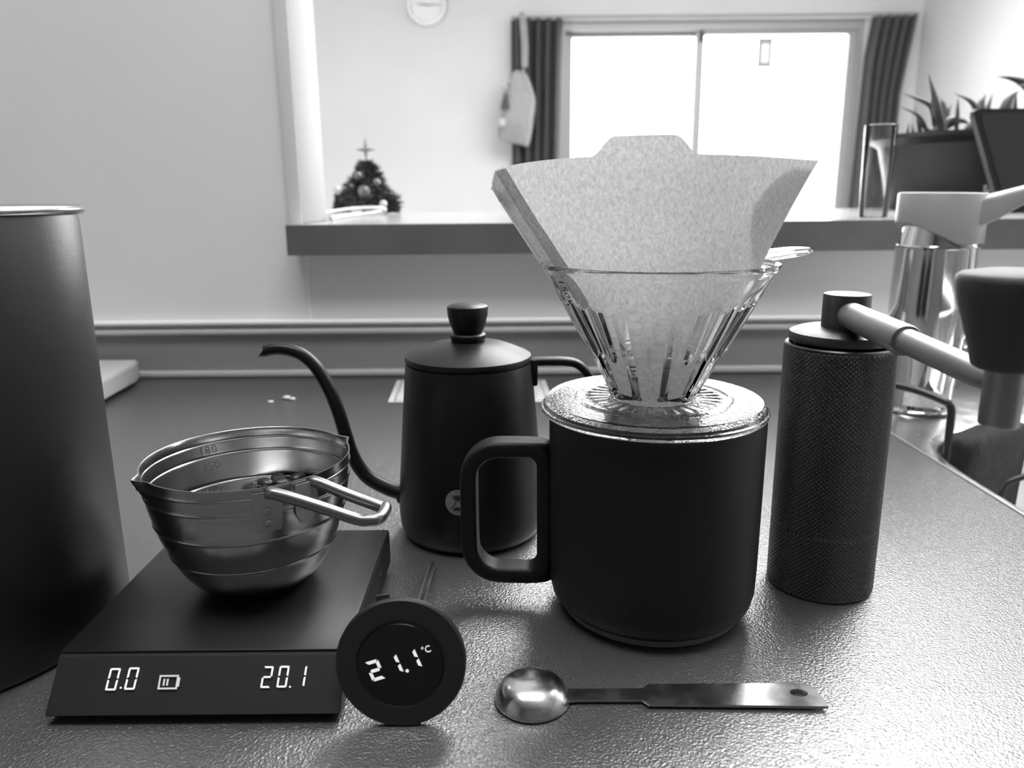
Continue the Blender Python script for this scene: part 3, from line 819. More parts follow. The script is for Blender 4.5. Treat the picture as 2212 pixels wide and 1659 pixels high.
# local x must point right, y up
ex = Vector((1, 0, 0)); ex = (ex-ax*ex.dot(ax)).normalized(); ey = ax.cross(ex)
TM = Matrix(((ex.x, ey.x, ax.x, TC.x), (ex.y, ey.y, ax.y, TC.y), (ex.z, ey.z, ax.z, TC.z), (0, 0, 0, 1)))
RT = .0238
def tl(o): o.data.transform(TM); par(o, t); return o
tl(lathe('dial_shell', [(0, -.0110), (.0120, -.0110), (.0140, -.0100), (.0150, -.0080), (.0155, -.0035), (.0232, -.0030), (.0238, -.0024), (.0238, -.0004), (.0232, .0002), (.0163, .0002), (.0161, -.0003), (0, -.0003)], (0, 0, 0), M['thermo'], None, 128))
scr = lathe('screen', [(0, .0001), (.0157, .0001), (.0160, -.0003)], (-.0004, -.0012, 0), M['screen'], None, 96); tl(scr)
cr, sr = math.cos(R(16)), math.sin(R(16))
def tw(x, y, z): return (x*cr-y*sr, x*sr+y*cr, .0002+z)
def td(px, py): return ((px)/485*RT, -(py)/485*RT)      # offsets from the dial centre
def seq_local(items, w, h, th, sh):
    out = []
    for ch, (ox, oy) in items:
        X, Y = td(ox, oy); lx, ly = X*cr+Y*sr, -X*sr+Y*cr
        if ch == '.': polys = [[(th*.55*math.cos(2*PI*k/12), th*.55*math.sin(2*PI*k/12)) for k in range(12)]]
        else: polys = seven(ch, w, h, th)
        out += [[(x+lx+sh*y, y+ly) for x, y in p] for p in polys]
    return out
o = seg_obj('reading_figures', seq_local([('2', (-190, 50)), ('1', (-56, 10)), ('.', (47, 57)), ('1', (82, -28))], .0050, .0076, .0011, -.12), tw, M['led'], None); tl(o)
bm = text_bm('\u00b0C', .0036, .0001)
X, Y = td(190, -101)
for v in bm.verts:
    p = tw(v.co.x*.9, v.co.y, .0002+v.co.z); v.co = Vector((p[0]+X, p[1]+Y, p[2]))
o = finish('celsius_sign', bm, M['led'], None, None); tl(o)
p0 = TC-ax*.011; tubeo('probe', [p0, p0.lerp(tip, .05), tip+ax*.004, tip], [.0019, .0017, .0017, .0010], M['probe'], t, 16)
o = boxo('clip', (-.0062, .0150, -.0062), (-.0012, .0246, -.0045), M['thermo'], None, .0005); o.data.transform(Matrix.Rotation(R(8), 4, 'Z')); tl(o)

# ================================================================== MEASURING SPOON
t = thing('measuring_spoon', 'steel measuring spoon lying upside down in front of the mug', 'spoon', (.02, .258, 0))
scx, scy, sr_ = .0068, .2592, .0143
bp2 = [(.0143, .0006), (.0146, .0010), (.0143, .0018), (.0136, .0040), (.0122, .0062), (.0100, .0080), (.0072, .0092), (.0038, .0098), (0, .0100)]
lathe('bowl', bp2+[(0, .0093), (.0070, .0085), (.0118, .0055), (.0134, .0016), (.0138, .0006)], (scx, scy, 0), M['spoon_steel'], t, 96, smooth=70)
bm = bmesh.new()
hz0, hz1 = .0012, .0022
outl = [(.0200, .2554), (.0236, .2560), (.0486, .2558), (.0506, .2527), (.1172, .2510), (.1160, .2625), (.1135, .2650), (.0524, .2654), (.0500, .2628), (.0240, .2628), (.0206, .2632)]
hole = [(.1092+.0034*math.cos(2*PI*k/20), .2590+.0024*math.sin(2*PI*k/20)) for k in range(20)]
# handle with a hole: ring between hole and local rectangle, rest as prism
def prism_hole(bm, left, rect, hole, z0, z1):
    n = len(hole)
    # rectangle boundary sampled by angle
    cx = sum(p[0] for p in hole)/n; cy = sum(p[1] for p in hole)/n
    def edge(a):
        d = Vector((math.cos(a), math.sin(a))); best = None
        for i in range(len(rect)):
            p, q = Vector(rect[i]), Vector(rect[(i+1) % len(rect)]); e = q-p
            den = d.x*e.y-d.y*e.x
            if abs(den) < 1e-12: continue
            w_ = p-Vector((cx, cy)); s = (w_.x*e.y-w_.y*e.x)/den; u = (w_.x*d.y-w_.y*d.x)/den
            if s > 0 and -1e-6 <= u <= 1+1e-6 and (best is None or s < best): best = s
        return (cx+d.x*best, cy+d.y*best)
    angs = sorted([2*PI*k/40 for k in range(40)]+[math.atan2(p[1]-cy, p[0]-cx) % (2*PI) for p in rect])
    o1 = [edge(a) for a in angs]; h1 = [(cx+.0034*math.cos(a), cy+.0024*math.sin(a)) for a in angs]
    m_ = len(angs); L = {}
    for nm, P in (('o', o1), ('h', h1)):
        for z in (z0, z1): L[nm, z] = [bm.verts.new((x, y, z)) for x, y in P]
    for i in range(m_):
        j = (i+1) % m_
        bm.faces.new((L['o', z1][i], L['o', z1][j], L['h', z1][j], L['h', z1][i])); bm.faces.new((L['o', z0][i], L['h', z0][i], L['h', z0][j], L['o', z0][j]))
        bm.faces.new((L['o', z0][i], L['o', z0][j], L['o', z1][j], L['o', z1][i])); bm.faces.new((L['h', z0][i], L['h', z1][i], L['h', z1][j], L['h', z0][j]))
prism_hole(bm, None, [(.1000, .2515), (.1174, .2508), (.1166, .2622), (.1140, .2652), (.1000, .2653)], hole, hz0, hz1)
prism(bm, [(.0200, .2554), (.0236, .2560), (.0484, .2558), (.0506, .2530), (.1000, .2515), (.1000, .2653), (.0524, .2654), (.0500, .2628), (.0240, .2628), (.0206, .2632)], hz0, hz1)
bmesh.ops.remove_doubles(bm, verts=bm.verts, dist=.00001)
finish('handle', bm, mat('brushed_spoon_handle', .42, .26, 1., rvar=.05, vscale=90, var=.15), t, 30)

# ================================================================== HAND GRINDER
gx, gy = .1531, .3519
t = thing('hand_grinder', 'black knurled hand coffee grinder with crank arm, right of the mug', 'grinder', (gx, gy, 0))
bm = bmesh.new(); NA, NZ = 132, 112; z0, z1 = .0006, .1200; seam = 30
G = []
for j in range(NZ+1):
    row = []
    for i in range(NA):
        z = z0+(z1-z0)*j/NZ; hi = (i+j) % 2 == 0
        r = .0250 if hi else .02435
        if j in (0, NZ): r = .0244
        if j == seam: r = min(r, .0245)
        a = 2*PI*i/NA; row.append(bm.verts.new((gx+r*math.cos(a), gy+r*math.sin(a), z)))
    G.append(row)
for j in range(NZ):
    for i in range(NA):
        a, b, c, d = G[j][i], G[j][(i+1) % NA], G[j+1][(i+1) % NA], G[j+1][i]
        if (i+j) % 2 == 0: bm.faces.new((a, b, d)); bm.faces.new((b, c, d))
        else: bm.faces.new((a, b, c)); bm.faces.new((a, c, d))
bm.faces.new(G[0][::-1])
me = bpy.data.meshes.new('knurled_body'); bmesh.ops.recalc_face_normals(bm, faces=bm.faces); bm.to_mesh(me); bm.free()
link('knurled_body', me, M['knurl'], t, None)
lathe('body_rim', [(.0244, .1200), (.0246, .1208), (.0240, .1214), (.0228, .1214), (.0226, .1205), (.0226, .1080), (0, .1080)], (gx, gy, 0), M['alu_dark'], t, 96)
lathe('inner_hopper', [(.0150, .1082), (.0205, .1082), (.0205, .1205), (.0150, .1205)], (gx, gy, 0), M['dark'], t, 64, closed=True)
for a in (-112, -88):
    aa = R(a); c = Vector((gx+.0218*math.cos(aa), gy+.0218*math.sin(aa), .1202))
    o = boxo('window_tab', (-.0016, -.0006, -.006), (.0016, .0006, .0006), M['alu'], None, .0002); o.data.transform(Matrix.Translation(c) @ Matrix.Rotation(aa+PI/2, 4, 'Z')); par(o, t)
lathe('cap', [(0, .1210), (.0205, .1210), (.0210, .1220), (.0222, .1222), (.0230, .1226), (.0232, .1235), (.0232, .1258), (.0228, .1266), (.0190, .1282), (.0165, .1288), (.0108, .1290), (0, .1290)], (gx, gy, 0), M['alu_dark'], t, 96)
hub = lathe('crank_hub', [(0, .1289), (.0104, .1289), (.0104, .1432), (.0102, .1440), (.0096, .1443), (0, .1443)], (gx+.0012, gy, 0), M['alu_dark'], t, 64)
a0 = Vector((.1522, .3445, .1356)); a1 = Vector((.1478, .2280, .1322)); dr = (a1-a0).normalized(); Ls = (a1-a0).length
mid = .49
bm = bmesh.new()
tube(bm, [a0, a0+dr*.001, a0+dr*.004, a0+dr*(Ls*mid-.0012), a0+dr*Ls*mid, a0+dr*(Ls*mid+.0001)], [.0035, .0052, .0060, .0062, .0058, .0045], 40)
sl = finish('crank_sleeve', bm, M['alu'], t, 50)
bm = bmesh.new()
tube(bm, [a0+dr*(Ls*mid-.002), a0+dr*(Ls*mid+.0004), a0+dr*(Ls*.93), a0+dr*Ls], [.0046, .0048, .0046, .0038], 36)
finish('crank_bar', bm, M['alu'], t, 50)
kc = (.1467, .2225, 0)
lathe('knob_stem', [(0, .1200), (.0050, .1200), (.0054, .1205), (.0055, .1212), (.0055, .1400), (0, .1400)], kc, M['alu'], t, 48)
lathe('crank_knob', [(0, .1372), (.0078, .1374), (.0092, .1382), (.0098, .1394), (.0106, .1430), (.0128, .1500), (.0148, .1562), (.0159, .1610), (.0162, .1636), (.0159, .1650), (.0147, .1658), (.0090, .1668), (0, .1672)], kc, M['knob'], t, 96, smooth=60)

# ================================================================== SINK AREA
t = thing('kitchen_sink', 'stainless steel sink deck and basin right of the worktop edge', 'sink', (.6, .5, 0))
bm = bmesh.new()
n = 64; cxs, cys, hw, hh = .668, .375, .3572, .245
def srect(a, w, h, e=.30):
    ca, sa = math.cos(a), math.sin(a); return (w*math.copysign(abs(ca)**e, ca), h*math.copysign(abs(sa)**e, sa))
lv = []
for (dw, z) in ((0, -.0005), (-.004, -.0022), (-.008, -.008), (-.010, -.02), (-.014, -.150), (-.030, -.170), (-.055, -.176)):
    lv.append([bm.verts.new((cxs+srect(2*PI*k/n, hw+dw, hh+dw)[0], cys+srect(2*PI*k/n, hw+dw, hh+dw)[1], z)) for k in range(n)])
for A, B in zip(lv, lv[1:]):
    for k in range(n): bm.faces.new((A[k], A[(k+1) % n], B[(k+1) % n], B[k]))
bm.faces.new(lv[-1])
outr = []
for k in range(n):
    a = 2*PI*k/n; ca, sa = math.cos(a), math.sin(a)
    X_ = (2.15-cxs) if ca > 0 else (cxs-.3092); Y_ = (.815-cys) if sa > 0 else (cys+.15)
    x, y = srect(a, 1, 1, .30); s = 1/max(abs(x), abs(y)); outr.append(bm.verts.new((cxs+x*s*X_, cys+y*s*Y_, -.0005)))
for k in range(n): bm.faces.new((lv[0][k], outr[k], outr[(k+1) % n], lv[0][(k+1) % n]))
finish('sink_bowl', bm, M['sink'], t, 50)
boxo('sink_cabinet', (.3092, -.12, -.84), (2.1, .80, -.185), M['splash'], t)

fx, fy = .3660, .6685
t = thing('sink_faucet', 'chrome mixer tap with grey lever behind the grinder crank', 'faucet', (fx, fy, 0))
lathe('faucet_body', [(0, 0), (.0290, 0), (.0300, .0010), (.0300, .0030), (.0270, .0036), (.0262, .0060), (.0268, .0250), (.0295, .0500), (.0318, .0750), (.0330, .0950), (.0322, .1430), (.0326, .1442), (.0324, .1456), (.0308, .1462), (.0300, .1500), (.0270, .1640), (0, .1650)], (fx, fy, 0), M['chrome'], t, 96)
spt = catmull([(fx+.012, fy-.004, .070), (fx+.035, fy-.012, .080), (fx+.070, fy-.026, .090), (fx+.13, fy-.055, .102), (fx+.19, fy-.085, .110), (fx+.215, fy-.098, .108)], 6)
tubeo('spout', spt, [.0200-.004*min(1, i/12) for i in range(len(spt))], M['chrome'], t, 28)
# lever cap: cylinder whose underside is cut away on the left
bm = bmesh.new(); n = 72; top = []; bot = []
for k in range(n):
    a = 2*PI*k/n; x, y = .0345*math.cos(a), .0345*math.sin(a)
    cut = .1482+.55*max(0, -(x+.002))*1.0
    top.append((x, y, .1900-.02*(x+.0345))); bot.append((x, y, cut))
vb = [bm.verts.new((fx+x, fy+y, z)) for x, y, z in bot]; vt = [bm.verts.new((fx+x, fy+y, z-.0012)) for x, y, z in top]; vt2 = [bm.verts.new((fx+x*.965, fy+y*.965, z)) for x, y, z in top]
for A, B in ((vb, vt), (vt, vt2)):
    for k in range(n): bm.faces.new((A[k], A[(k+1) % n], B[(k+1) % n], B[k]))
bm.faces.new(vt2); bm.faces.new(vb[::-1])
finish('lever_cap', bm, M['lever'], t, 50)
lp = catmull([(fx+.014, fy-.006, .1760), (fx+.034, fy-.012, .1800), (fx+.050, fy-.018, .1855), (fx+.072, fy-.026, .1930), (fx+.110, fy-.040, .2060)], 6)
bm = bmesh.new(); rings = []
for i, p in enumerate(lp):
    q = min(1, i/(len(lp)*.55)); tg = (lp[min(i+1, len(lp)-1)]-lp[max(i-1, 0)]).normalized(); up_ = (Vector((0, 0, 1))-tg*tg.z).normalized(); b_ = tg.cross(up_)
    hh_ = .0260*(1-q)+.0135*q; ww_ = .052*(1-q)+.026*q
    rings.append([bm.verts.new(p+Vector((0, 0, -.0045*(1-q)))+b_*sx+up_*sy) for sx, sy in rsect(ww_, hh_, .0045)])
for A, B in zip(rings, rings[1:]):
    for k in range(len(A)): bm.faces.new((A[k], A[(k+1) % len(A)], B[(k+1) % len(A)], B[k]))
bm.faces.new(rings[0]); bm.faces.new(rings[-1][::-1])
finish('lever', bm, M['lever'], t, 50)
# sticker on the tap's foot
lathe('sticker', [(.0272, .0080), (.0274, .0200)], (fx, fy, 0), M['sticker'], t, 16, a0=R(215), a1=R(292), smooth=180)

t = thing('sponge_rack', 'black coated wire rack standing by the sink in front of the tap', 'rack', (.33, .56, 0))
bm = bmesh.new()
tube(bm, catmull([(.262, .610, -.0003), (.262, .610, .030), (.2635, .609, .0425), (.270, .606, .0450)], 5)+catmull([(.285, .600, .0440), (.3130, .585, .0400), (.3262, .562, .0362), (.3300, .5600, .0335), (.3318, .5590, .0290), (.3324, .5590, .0150), (.3324, .559, -.0300)], 6), 0, sect=rsect(.0050, .0054, .0016))
finish('rack_frame', bm, M['wire'], t, 50)
t = thing('dish_cloth_block', 'dark fuzzy sponge-like block at the sink edge under the crank knob', 'sponge', (.385, .59, -.05))
bm = bmesh.new(); A_ = Vector((.3370, .5790, 0)); uu_ = Vector((math.cos(R(33)), math.sin(R(33)), 0)); vv_ = Vector((uu_.y, -uu_.x, 0))
c0_ = A_+uu_*.050+vv_*.0130; lv = []
for sc_, z in ((.0, .0032), (.5, .0033), (.85, .0028), (.96, .0005), (1.0, -.004), (1.0, -.04), (1.0, -.08), (.96, -.090), (.5, -.092), (0, -.092)):
    ring = []
    for k in range(64):
        x, y = srect(2*PI*k/64, .050, .0130, .30); p = c0_+(uu_*x+vv_*y)*max(.002, sc_)
        nz = noise.noise(Vector((p.x*120, p.y*120, z*120)))*.0011
        ring.append(bm.verts.new(p+Vector((0, 0, z+(nz if sc_ < .99 else 0)))+(p-c0_).normalized()*(nz if sc_ > .9 else 0)))
    lv.append(ring)
for A, B in zip(lv, lv[1:]):
    for k in range(64): bm.faces.new((A[k], A[(k+1) % 64], B[(k+1) % 64], B[k]))
finish('sponge_block', bm, M['sponge'], t, 60)
bm = bmesh.new(); tube(bm, catmull([(.3400, .5010, -.100), (.3400, .5010, -.030), (.3398, .5005, -.014), (.3425, .5000, -.0065), (.3520, .4980, -.0010), (.372, .494, .009), (.390, .490, .014)], 6), .0021, 10)
o = finish('wire_hook', bm, M['wire']); tag(o, 'thin black wire hook in front of the dark cloth bundle at the sink', 'hook')

# ================================================================== BACK OF THE WORKTOP
t = thing('flat_box', 'pale grey flat box at the back of the worktop beside the black canister', 'box', (-.46, .77, 0))
bm = bmesh.new()
bpoly = [(-.3926, .7844), (-.3866, .7063-.03), (-.62, .56), (-.62, .8100), (-.4000, .8100)]
bpoly = [(-.4010, .8080), (-.3925, .7844), (-.3840, .6500), (-.60, .6500), (-.60, .8080)]
prism(bm, bpoly, .0045, .0230); bmesh.ops.bevel(bm, geom=list(bm.edges), offset=.0015, segments=2, affect='EDGES'); finish('box_lid', bm, M['box'], t)
bm = bmesh.new(); prism(bm, [(x-.006 if x > -.5 else x+.006, y) for x, y in [(-.4010, .8020), (-.3925, .7800), (-.3840, .6560), (-.60, .6560), (-.60, .8020)]], 0, .0046); finish('box_foot', bm, M['dark'], t)
t = thing('printed_card', 'pale printed card lying flat on the worktop behind the kettle', 'card', (-.04, .745, .0002))
def card_pt(u, v, z): # u 0..1, v 0..1
    x = -.118+u*(.1570)-.004*v; return (x, .7057+v*.0890-.0040*u, .0003+z)
bm = bmesh.new(); prism(bm, [(0, 0), (1, 0), (1, 1), (0, 1)], 0, .0005, card_pt); finish('card_sheet', bm, M['card'], t)
bm = bmesh.new()
for (a, b, c, d) in ((.03, .05, .97, .09), (.03, .91, .97, .95), (.03, .05, .045, .95), (.955, .05, .97, .95)):
    prism(bm, [(a, b), (c, b), (c, d), (a, d)], .0005, .0006, card_pt)
for j in range(5):
    for i in range(9):
        if rnd.random() < .85: u = .09+i*.095; v = .18+j*.14; prism(bm, [(u, v), (u+.06+rnd.random()*.02, v), (u+.06, v+.06), (u, v+.06)], .0005, .0006, card_pt)
finish('card_print', bm, M['card_ink'], t)
for i, (x, y, s) in enumerate(((-.2305, .7095, .0030), (-.2190, .7240, .0042), (-.2125, .7200, .0032))):
    bm = bmesh.new(); bmesh.ops.create_icosphere(bm, subdivisions=2, radius=s)
    for v in bm.verts: v.co = Vector((v.co.x*(1+.3*noise.noise(v.co*400)), v.co.y, v.co.z*.4))+Vector((x, y, s*.36))
    o = finish('crumb', bm, M['crumb'], None, 60)
    tag(o, ('small pale crumb on the worktop left of the kettle spout, leftmost of three', 'larger pale crumb on the worktop, middle of the three left of the spout', 'pale crumb nearest the kettle spout on the worktop')[i], 'crumb', 'crumbs on the worktop')

# ================================================================== ON THE SHELF
# little decorated tree
t = thing('tabletop_tree', 'small dark decorated tabletop tree with a star on the shelf', 'tree', (-.245, 1.35, SH))
bm = bmesh.new()
def tuft(bm, c, d, L, w):
    d = d.normalized(); s = d.cross(Vector((rnd.uniform(-1, 1), rnd.uniform(-1, 1), rnd.uniform(-1, 1)))).normalized()*w
    a = bm.verts.new(c-s); b = bm.verts.new(c+s); e = bm.verts.new(c+d*L+s*.3); g = bm.verts.new(c+d*L-s*.3); bm.faces.new((a, b, e, g))
for k in range(5200):
    zz = rnd.random()**1.4; rad = .046*(1-zz)**.75+.003
    a = rnd.uniform(0, 2*PI); q = rnd.random()**.5
    lob = 1+.22*math.sin(a*3+zz*9)+.12*math.sin(a*5+3)
    c = Vector((-.243+rad*q*lob*math.cos(a), 1.35+rad*q*lob*math.sin(a), SH+.010+.077*zz))
    tuft(bm, c, Vector((math.cos(a), math.sin(a), rnd.uniform(-.5, .6))), rnd.uniform(.006, .012), rnd.uniform(.0006, .0014))
for cx0, hgt in ((-.288, .036), (-.203, .026)):
    for k in range(900):
        a = rnd.uniform(0, 2*PI); zz = rnd.random(); q = rnd.random()**.5*.013*(1-zz*.6)
        tuft(bm, Vector((cx0+q*math.cos(a), 1.345+q*math.sin(a), SH+.002+hgt*zz)), Vector((math.cos(a), math.sin(a), rnd.uniform(-.3, .8))), .006, .0012)
fo = finish('foliage', bm, M['foliage'], t, None); fo['kind'] = 'stuff'
lathe('trunk', [(0, 0), (.012, 0), (.012, .010), (.005, .014), (.004, .060), (0, .080)], (-.243, 1.35, SH), M['dark'], t, 16)
for (x, z, s, mm, dyy) in ((-.2857, .2030, .0072, 'bauble', -.050), (-.2521, .2259, .0070, 'bauble_d', -.040), (-.242, .200, .0110, 'bauble_d', -.046), (-.2110, .1800, .0065, 'bauble', -.050), (-.222, .215, .0065, 'bauble_d', -.040)):
    bm = bmesh.new(); bmesh.ops.create_uvsphere(bm, u_segments=20, v_segments=12, radius=s); bmesh.ops.translate(bm, vec=(x, 1.35+dyy*.8, z), verts=bm.verts)
    o = finish('bauble', bm, M[mm], t, 180)
    if mm == 'bauble': o['label'] = 'pale bauble'
bm = bmesh.new(); pl = []
for k in range(8):
    a = PI/2+2*PI*k/8; q = (.0215 if k % 4 == 0 else .0175 if k % 4 == 2 else .0042) if k % 2 == 0 else .0042
    pl.append((q*math.cos(a), q*math.sin(a)))
cen = [bm.verts.new((-.2430, 1.35+s, .2690)) for s in (-.003, .003)]
ring = [bm.verts.new((-.2430+x, 1.35, .2690+y)) for x, y in pl]
for k in range(8): bm.faces.new((cen[0], ring[k], ring[(k+1) % 8])); bm.faces.new((cen[1], ring[(k+1) % 8], ring[k]))
tube(bm, [(-.2430, 1.35, .245), (-.2430, 1.35, .268)], .0012, 8)
finish('star', bm, M['star'], t, None)

cb = catmull([(-.2140, .935, .1662), (-.2250, 1.02, .1662), (-.2300, 1.12, .1662), (-.2230, 1.20, .1665), (-.2020, 1.235, .169), (-.1950, 1.225, .172), (-.2010, 1.205, .175), (-.2350, 1.18, .1745), (-.262, 1.14, .1705), (-.2750, 1.05, .1668), (-.270, .965, .1662)], 8)
o = tubeo('loop_cable', cb, .0027, M['cable'], None, 10); tag(o, 'white cable lying in a loop on the shelf in front of the small tree', 'cable')

# planter with succulents
px_, py_ = .762, 1.33
t = thing('potted_succulents', 'dark flared planter full of spiky succulents on the shelf', 'potted plant', (px_, py_, SH))
def ell(th, r, z, k): return r*(1.0+.0*k), z
pot = lathe('pot', [(0, 0), (.114, 0), (.117, .003), (.125, .050), (.138, .102), (.149, .108), (.1600, .112), (.1600, .1185), (.1500, .1190), (.140, .1165), (.137, .100), (0, .098)], (px_, py_, SH), M['planter'], t, 96)
lathe('soil', [(.137, .1005), (.08, .112), (0, .115)], (px_, py_, SH), M['soil'], t, 48)
LV = [((.701, .285), (.681, .336), (.666, .375), .0075), ((.693, .290), (.682, .326), (.655, .340), (.633, .347), .0045), ((.689, .285), (.669, .314), (.634, .330), .0042), ((.682, .285), (.676, .310), (.667, .329), .0045),
      ((.704, .285), (.700, .321), (.694, .339), .0055), ((.714, .285), (.712, .317), (.706, .336), .005), ((.720, .285), (.720, .315), (.726, .332), .005), ((.765, .290), (.743, .329), (.711, .345), .0055), ((.761, .285), (.763, .328), (.769, .345), .008),
      ((.735, .285), (.733, .32), (.731, .342), .004), ((.783, .285), (.788, .32), (.794, .348), .0065), ((.791, .285), (.803, .334), (.819, .349), .0095), ((.820, .285), (.822, .32), (.822, .349), .006), ((.87, .285), (.856, .345), (.840, .363), (.817, .371), (.794, .374), .0100),
      ((.87, .285), (.860, .330), (.840, .352), (.809, .356), .0085), ((.649, .270), (.649, .289), (.649, .303), .003), ((.663, .275), (.663, .289), (.659, .302), .003), ((.70, .288), (.725, .302), (.745, .307), (.765, .300), .010), ((.69, .285), (.705, .302), (.722, .310), .009),
      ((.755, .288), (.775, .305), (.790, .322), .009), ((.80, .285), (.79, .300), (.775, .312), .009), ((.738, .285), (.748, .300), (.752, .318), .008)]
for i, L_ in enumerate(LV):
    w_ = L_[-1]; off = (i*37 % 7-3)*.006
    P = catmull([(x, py_-.010+off, z) for x, z in L_[:-1]], 5); m_ = len(P)
    bm = bmesh.new(); tube(bm, P, [w_*(.75+.25*math.sin(PI*min(1, k/(m_-1)*1.4)))*max(.06, 1-(k/(m_-1))**2.6) for k in range(m_)], 10)
    for v in bm.verts: pass
    finish('leaf', bm, M['leaf'], t, 70)
# small pale floral mark on the pot front
bm = bmesh.new()
for k in range(5):
    a = 2*PI*k/5; c = (.0045*math.cos(a), .0045*math.sin(a))
    prism(bm, [(c[0]+.0026*math.cos(2*PI*j/8), c[1]+.0026*math.sin(2*PI*j/8)) for j in range(8)], 0, .0006, lambda x, y, z: (.7300+x, py_-.1178+z*0-z-.0020*0, SH+.0330+y))
finish('pot_mark', bm, M['trimg'], t, None)

# clear slim glass in front of the planter
t = thing('slim_glass_vase', 'slim clear empty glass standing on the shelf left of the planter', 'glass', (.415, .90, SH))
lathe('glass_wall', [(0, 0), (.0145, 0), (.0153, .001), (.0172, .100), (.0166, .1003), (.0164, .100), (.0146, .0030), (0, .0025)], (.4150, .90, SH), M['vase'], t, 48, closed=False)

# tablet leaning on the shelf
t = thing('leaning_tablet', 'dark rounded tablet leaning over in front of the planter', 'tablet', (.70, 1.05, SH))
bm = bmesh.new()
pol = []
TW, TH_, TR = .20, .1330, .010
for cx0, cy0, a in ((TW-TR, TH_-TR, 0), (TR, TH_-TR, PI/2), (TR, TR, PI), (TW-TR, TR, 1.5*PI)):
    for k in range(7): th = a+PI/2*k/6; pol.append((cx0+TR*math.cos(th), cy0+TR*math.sin(th)))
ca, sa = math.cos(R(0)), math.sin(R(0))
def tf(x, y, z): # skewed lean: rotated clockwise about lower left corner, tilted back a little
    a = R(-19); xx = x*math.cos(R(-2))+0*y; X = x*math.cos(a*0)-0*y
    return (.6520+x+(y-TH_)*-.36-.0460, 1.05+z+.10*y, SH+.0025+y*.985+.0*x)
prism(bm, pol, 0, .010, tf); bmesh.ops.bevel(bm, geom=[e for e in bm.edges if e.calc_length() < .3], offset=.0012, segments=2, affect='EDGES')
finish('tablet_body', bm, M['tablet_edge'], t, 50)
bm = bmesh.new()
prism(bm, [(.009+(TW-.018)*(x/TW), .006+(TH_-.012)*(y/TH_)) for x, y in pol], -.0006, .0, tf)
finish('tablet_back', bm, M['tablet'], t, 50)
boxo('stand', (.655, 1.045, SH), (.86, 1.125, SH+.006), M['tablet_edge'], t, .002)

# ================================================================== LIVING ROOM
t = thing('wall_clock', 'round white wall clock high on the far wall', 'clock', (-.431, 4.38, 1.1765))
def wallz(o): o.data.transform(Matrix.Translation((-.431, 4.399, 1.1765)) @ Matrix.Rotation(PI/2, 4, 'X')); par(o, t); return o
wallz(lathe('rim', [(.084, 0), (.1035, 0), (.1045, .012), (.1010, .030), (.0940, .034), (.0880, .030), (.0850, .015)], (0, 0, 0), M['clock_rim'], None, 96, closed=True))
wallz(lathe('face', [(0, .012), (.086, .012), (.086, 0), (0, 0)], (0, 0, 0), M['clock_face'], None, 64))
def hand(name, L_, w_, ang, z):
    bm = bmesh.new(); prism(bm, [(-.012, -w_), (L_, -w_*.6), (L_, w_*.6), (-.012, w_)], z, z+.0012, lambda x, y, q: (x*math.cos(ang)-y*math.sin(ang), x*math.sin(ang)+y*math.cos(ang), q)); wallz(finish(name, bm, M['clock_hand'], None, None))
hand('minute_hand', .072, .0035, R(0), .0140); hand('hour_hand', .052, .0048, R(172), .0156)
for k in range(12):
    a = 2*PI*k/12; bm = bmesh.new(); prism(bm, [(.070, -.0015), (.078, -.0015), (.078, .0015), (.070, .0015)], .0121, .0126, lambda x, y, q: (x*math.cos(a)-y*math.sin(a), x*math.sin(a)+y*math.cos(a), q)); wallz(finish('hour_mark', bm, M['trimg'], None, None))

def curtain(name, x0, x1, y, z0, z1, label, taper=None):
    bm = bmesh.new(); nx, nz = 90, 30; F, B = [], []
    for j in range(nz+1):
        v = j/nz; z = z0+(z1-z0)*v; xa, xb = (taper(v) if taper else (x0, x1))
        rf, rb = [], []
        for i in range(nx+1):
            u = i/nx; x = xa+(xb-xa)*u
            yy = y+.026*math.sin(u*2*PI*5.2+.4*math.sin(v*3))+.008*math.sin(u*31+v*2)
            rf.append(bm.verts.new((x, yy, z))); rb.append(bm.verts.new((x, yy+.004, z)))
        F.append(rf); B.append(rb)
    for j in range(nz):
        for i in range(nx):
            bm.faces.new((F[j][i], F[j][i+1], F[j+1][i+1], F[j+1][i])); bm.faces.new((B[j][i], B[j+1][i], B[j+1][i+1], B[j][i+1]))
    for j in range(nz):
        bm.faces.new((F[j][0], F[j+1][0], B[j+1][0], B[j][0])); bm.faces.new((F[j][nx], B[j][nx], B[j+1][nx], F[j+1][nx]))
    for i in range(nx):
        bm.faces.new((F[0][i], B[0][i], B[0][i+1], F[0][i+1])); bm.faces.new((F[nz][i], F[nz][i+1], B[nz][i+1], B[nz][i]))
    o = finish(name, bm, M['curtain'], None, 80); tag(o, label, 'curtain', 'window curtains'); return o
curtain('curtain', .012, .290, 4.335, -.82, 1.094, 'dark pleated curtain drawn to the left side of the window', lambda v: (.012, .285-.035*(1-v)**.6))
curtain('curtain', 1.89, 2.12, 4.335, -.82, 1.094, 'dark pleated curtain bunched to the right of the window', lambda v: (1.86+.02*v+.04*max(0, v-.9)*10*.5-.06*math.exp(-((v-.70)/.16)**2)*0, 2.085+.05*max(0, v-.80)/.2))
o = tubeo('curtain_rail', [(.01, 4.335, 1.101), (2.13, 4.335, 1.101)], .008, M['frame'], None, 12); tag(o, 'thin grey curtain rail across the top of the window', 'curtain rail')

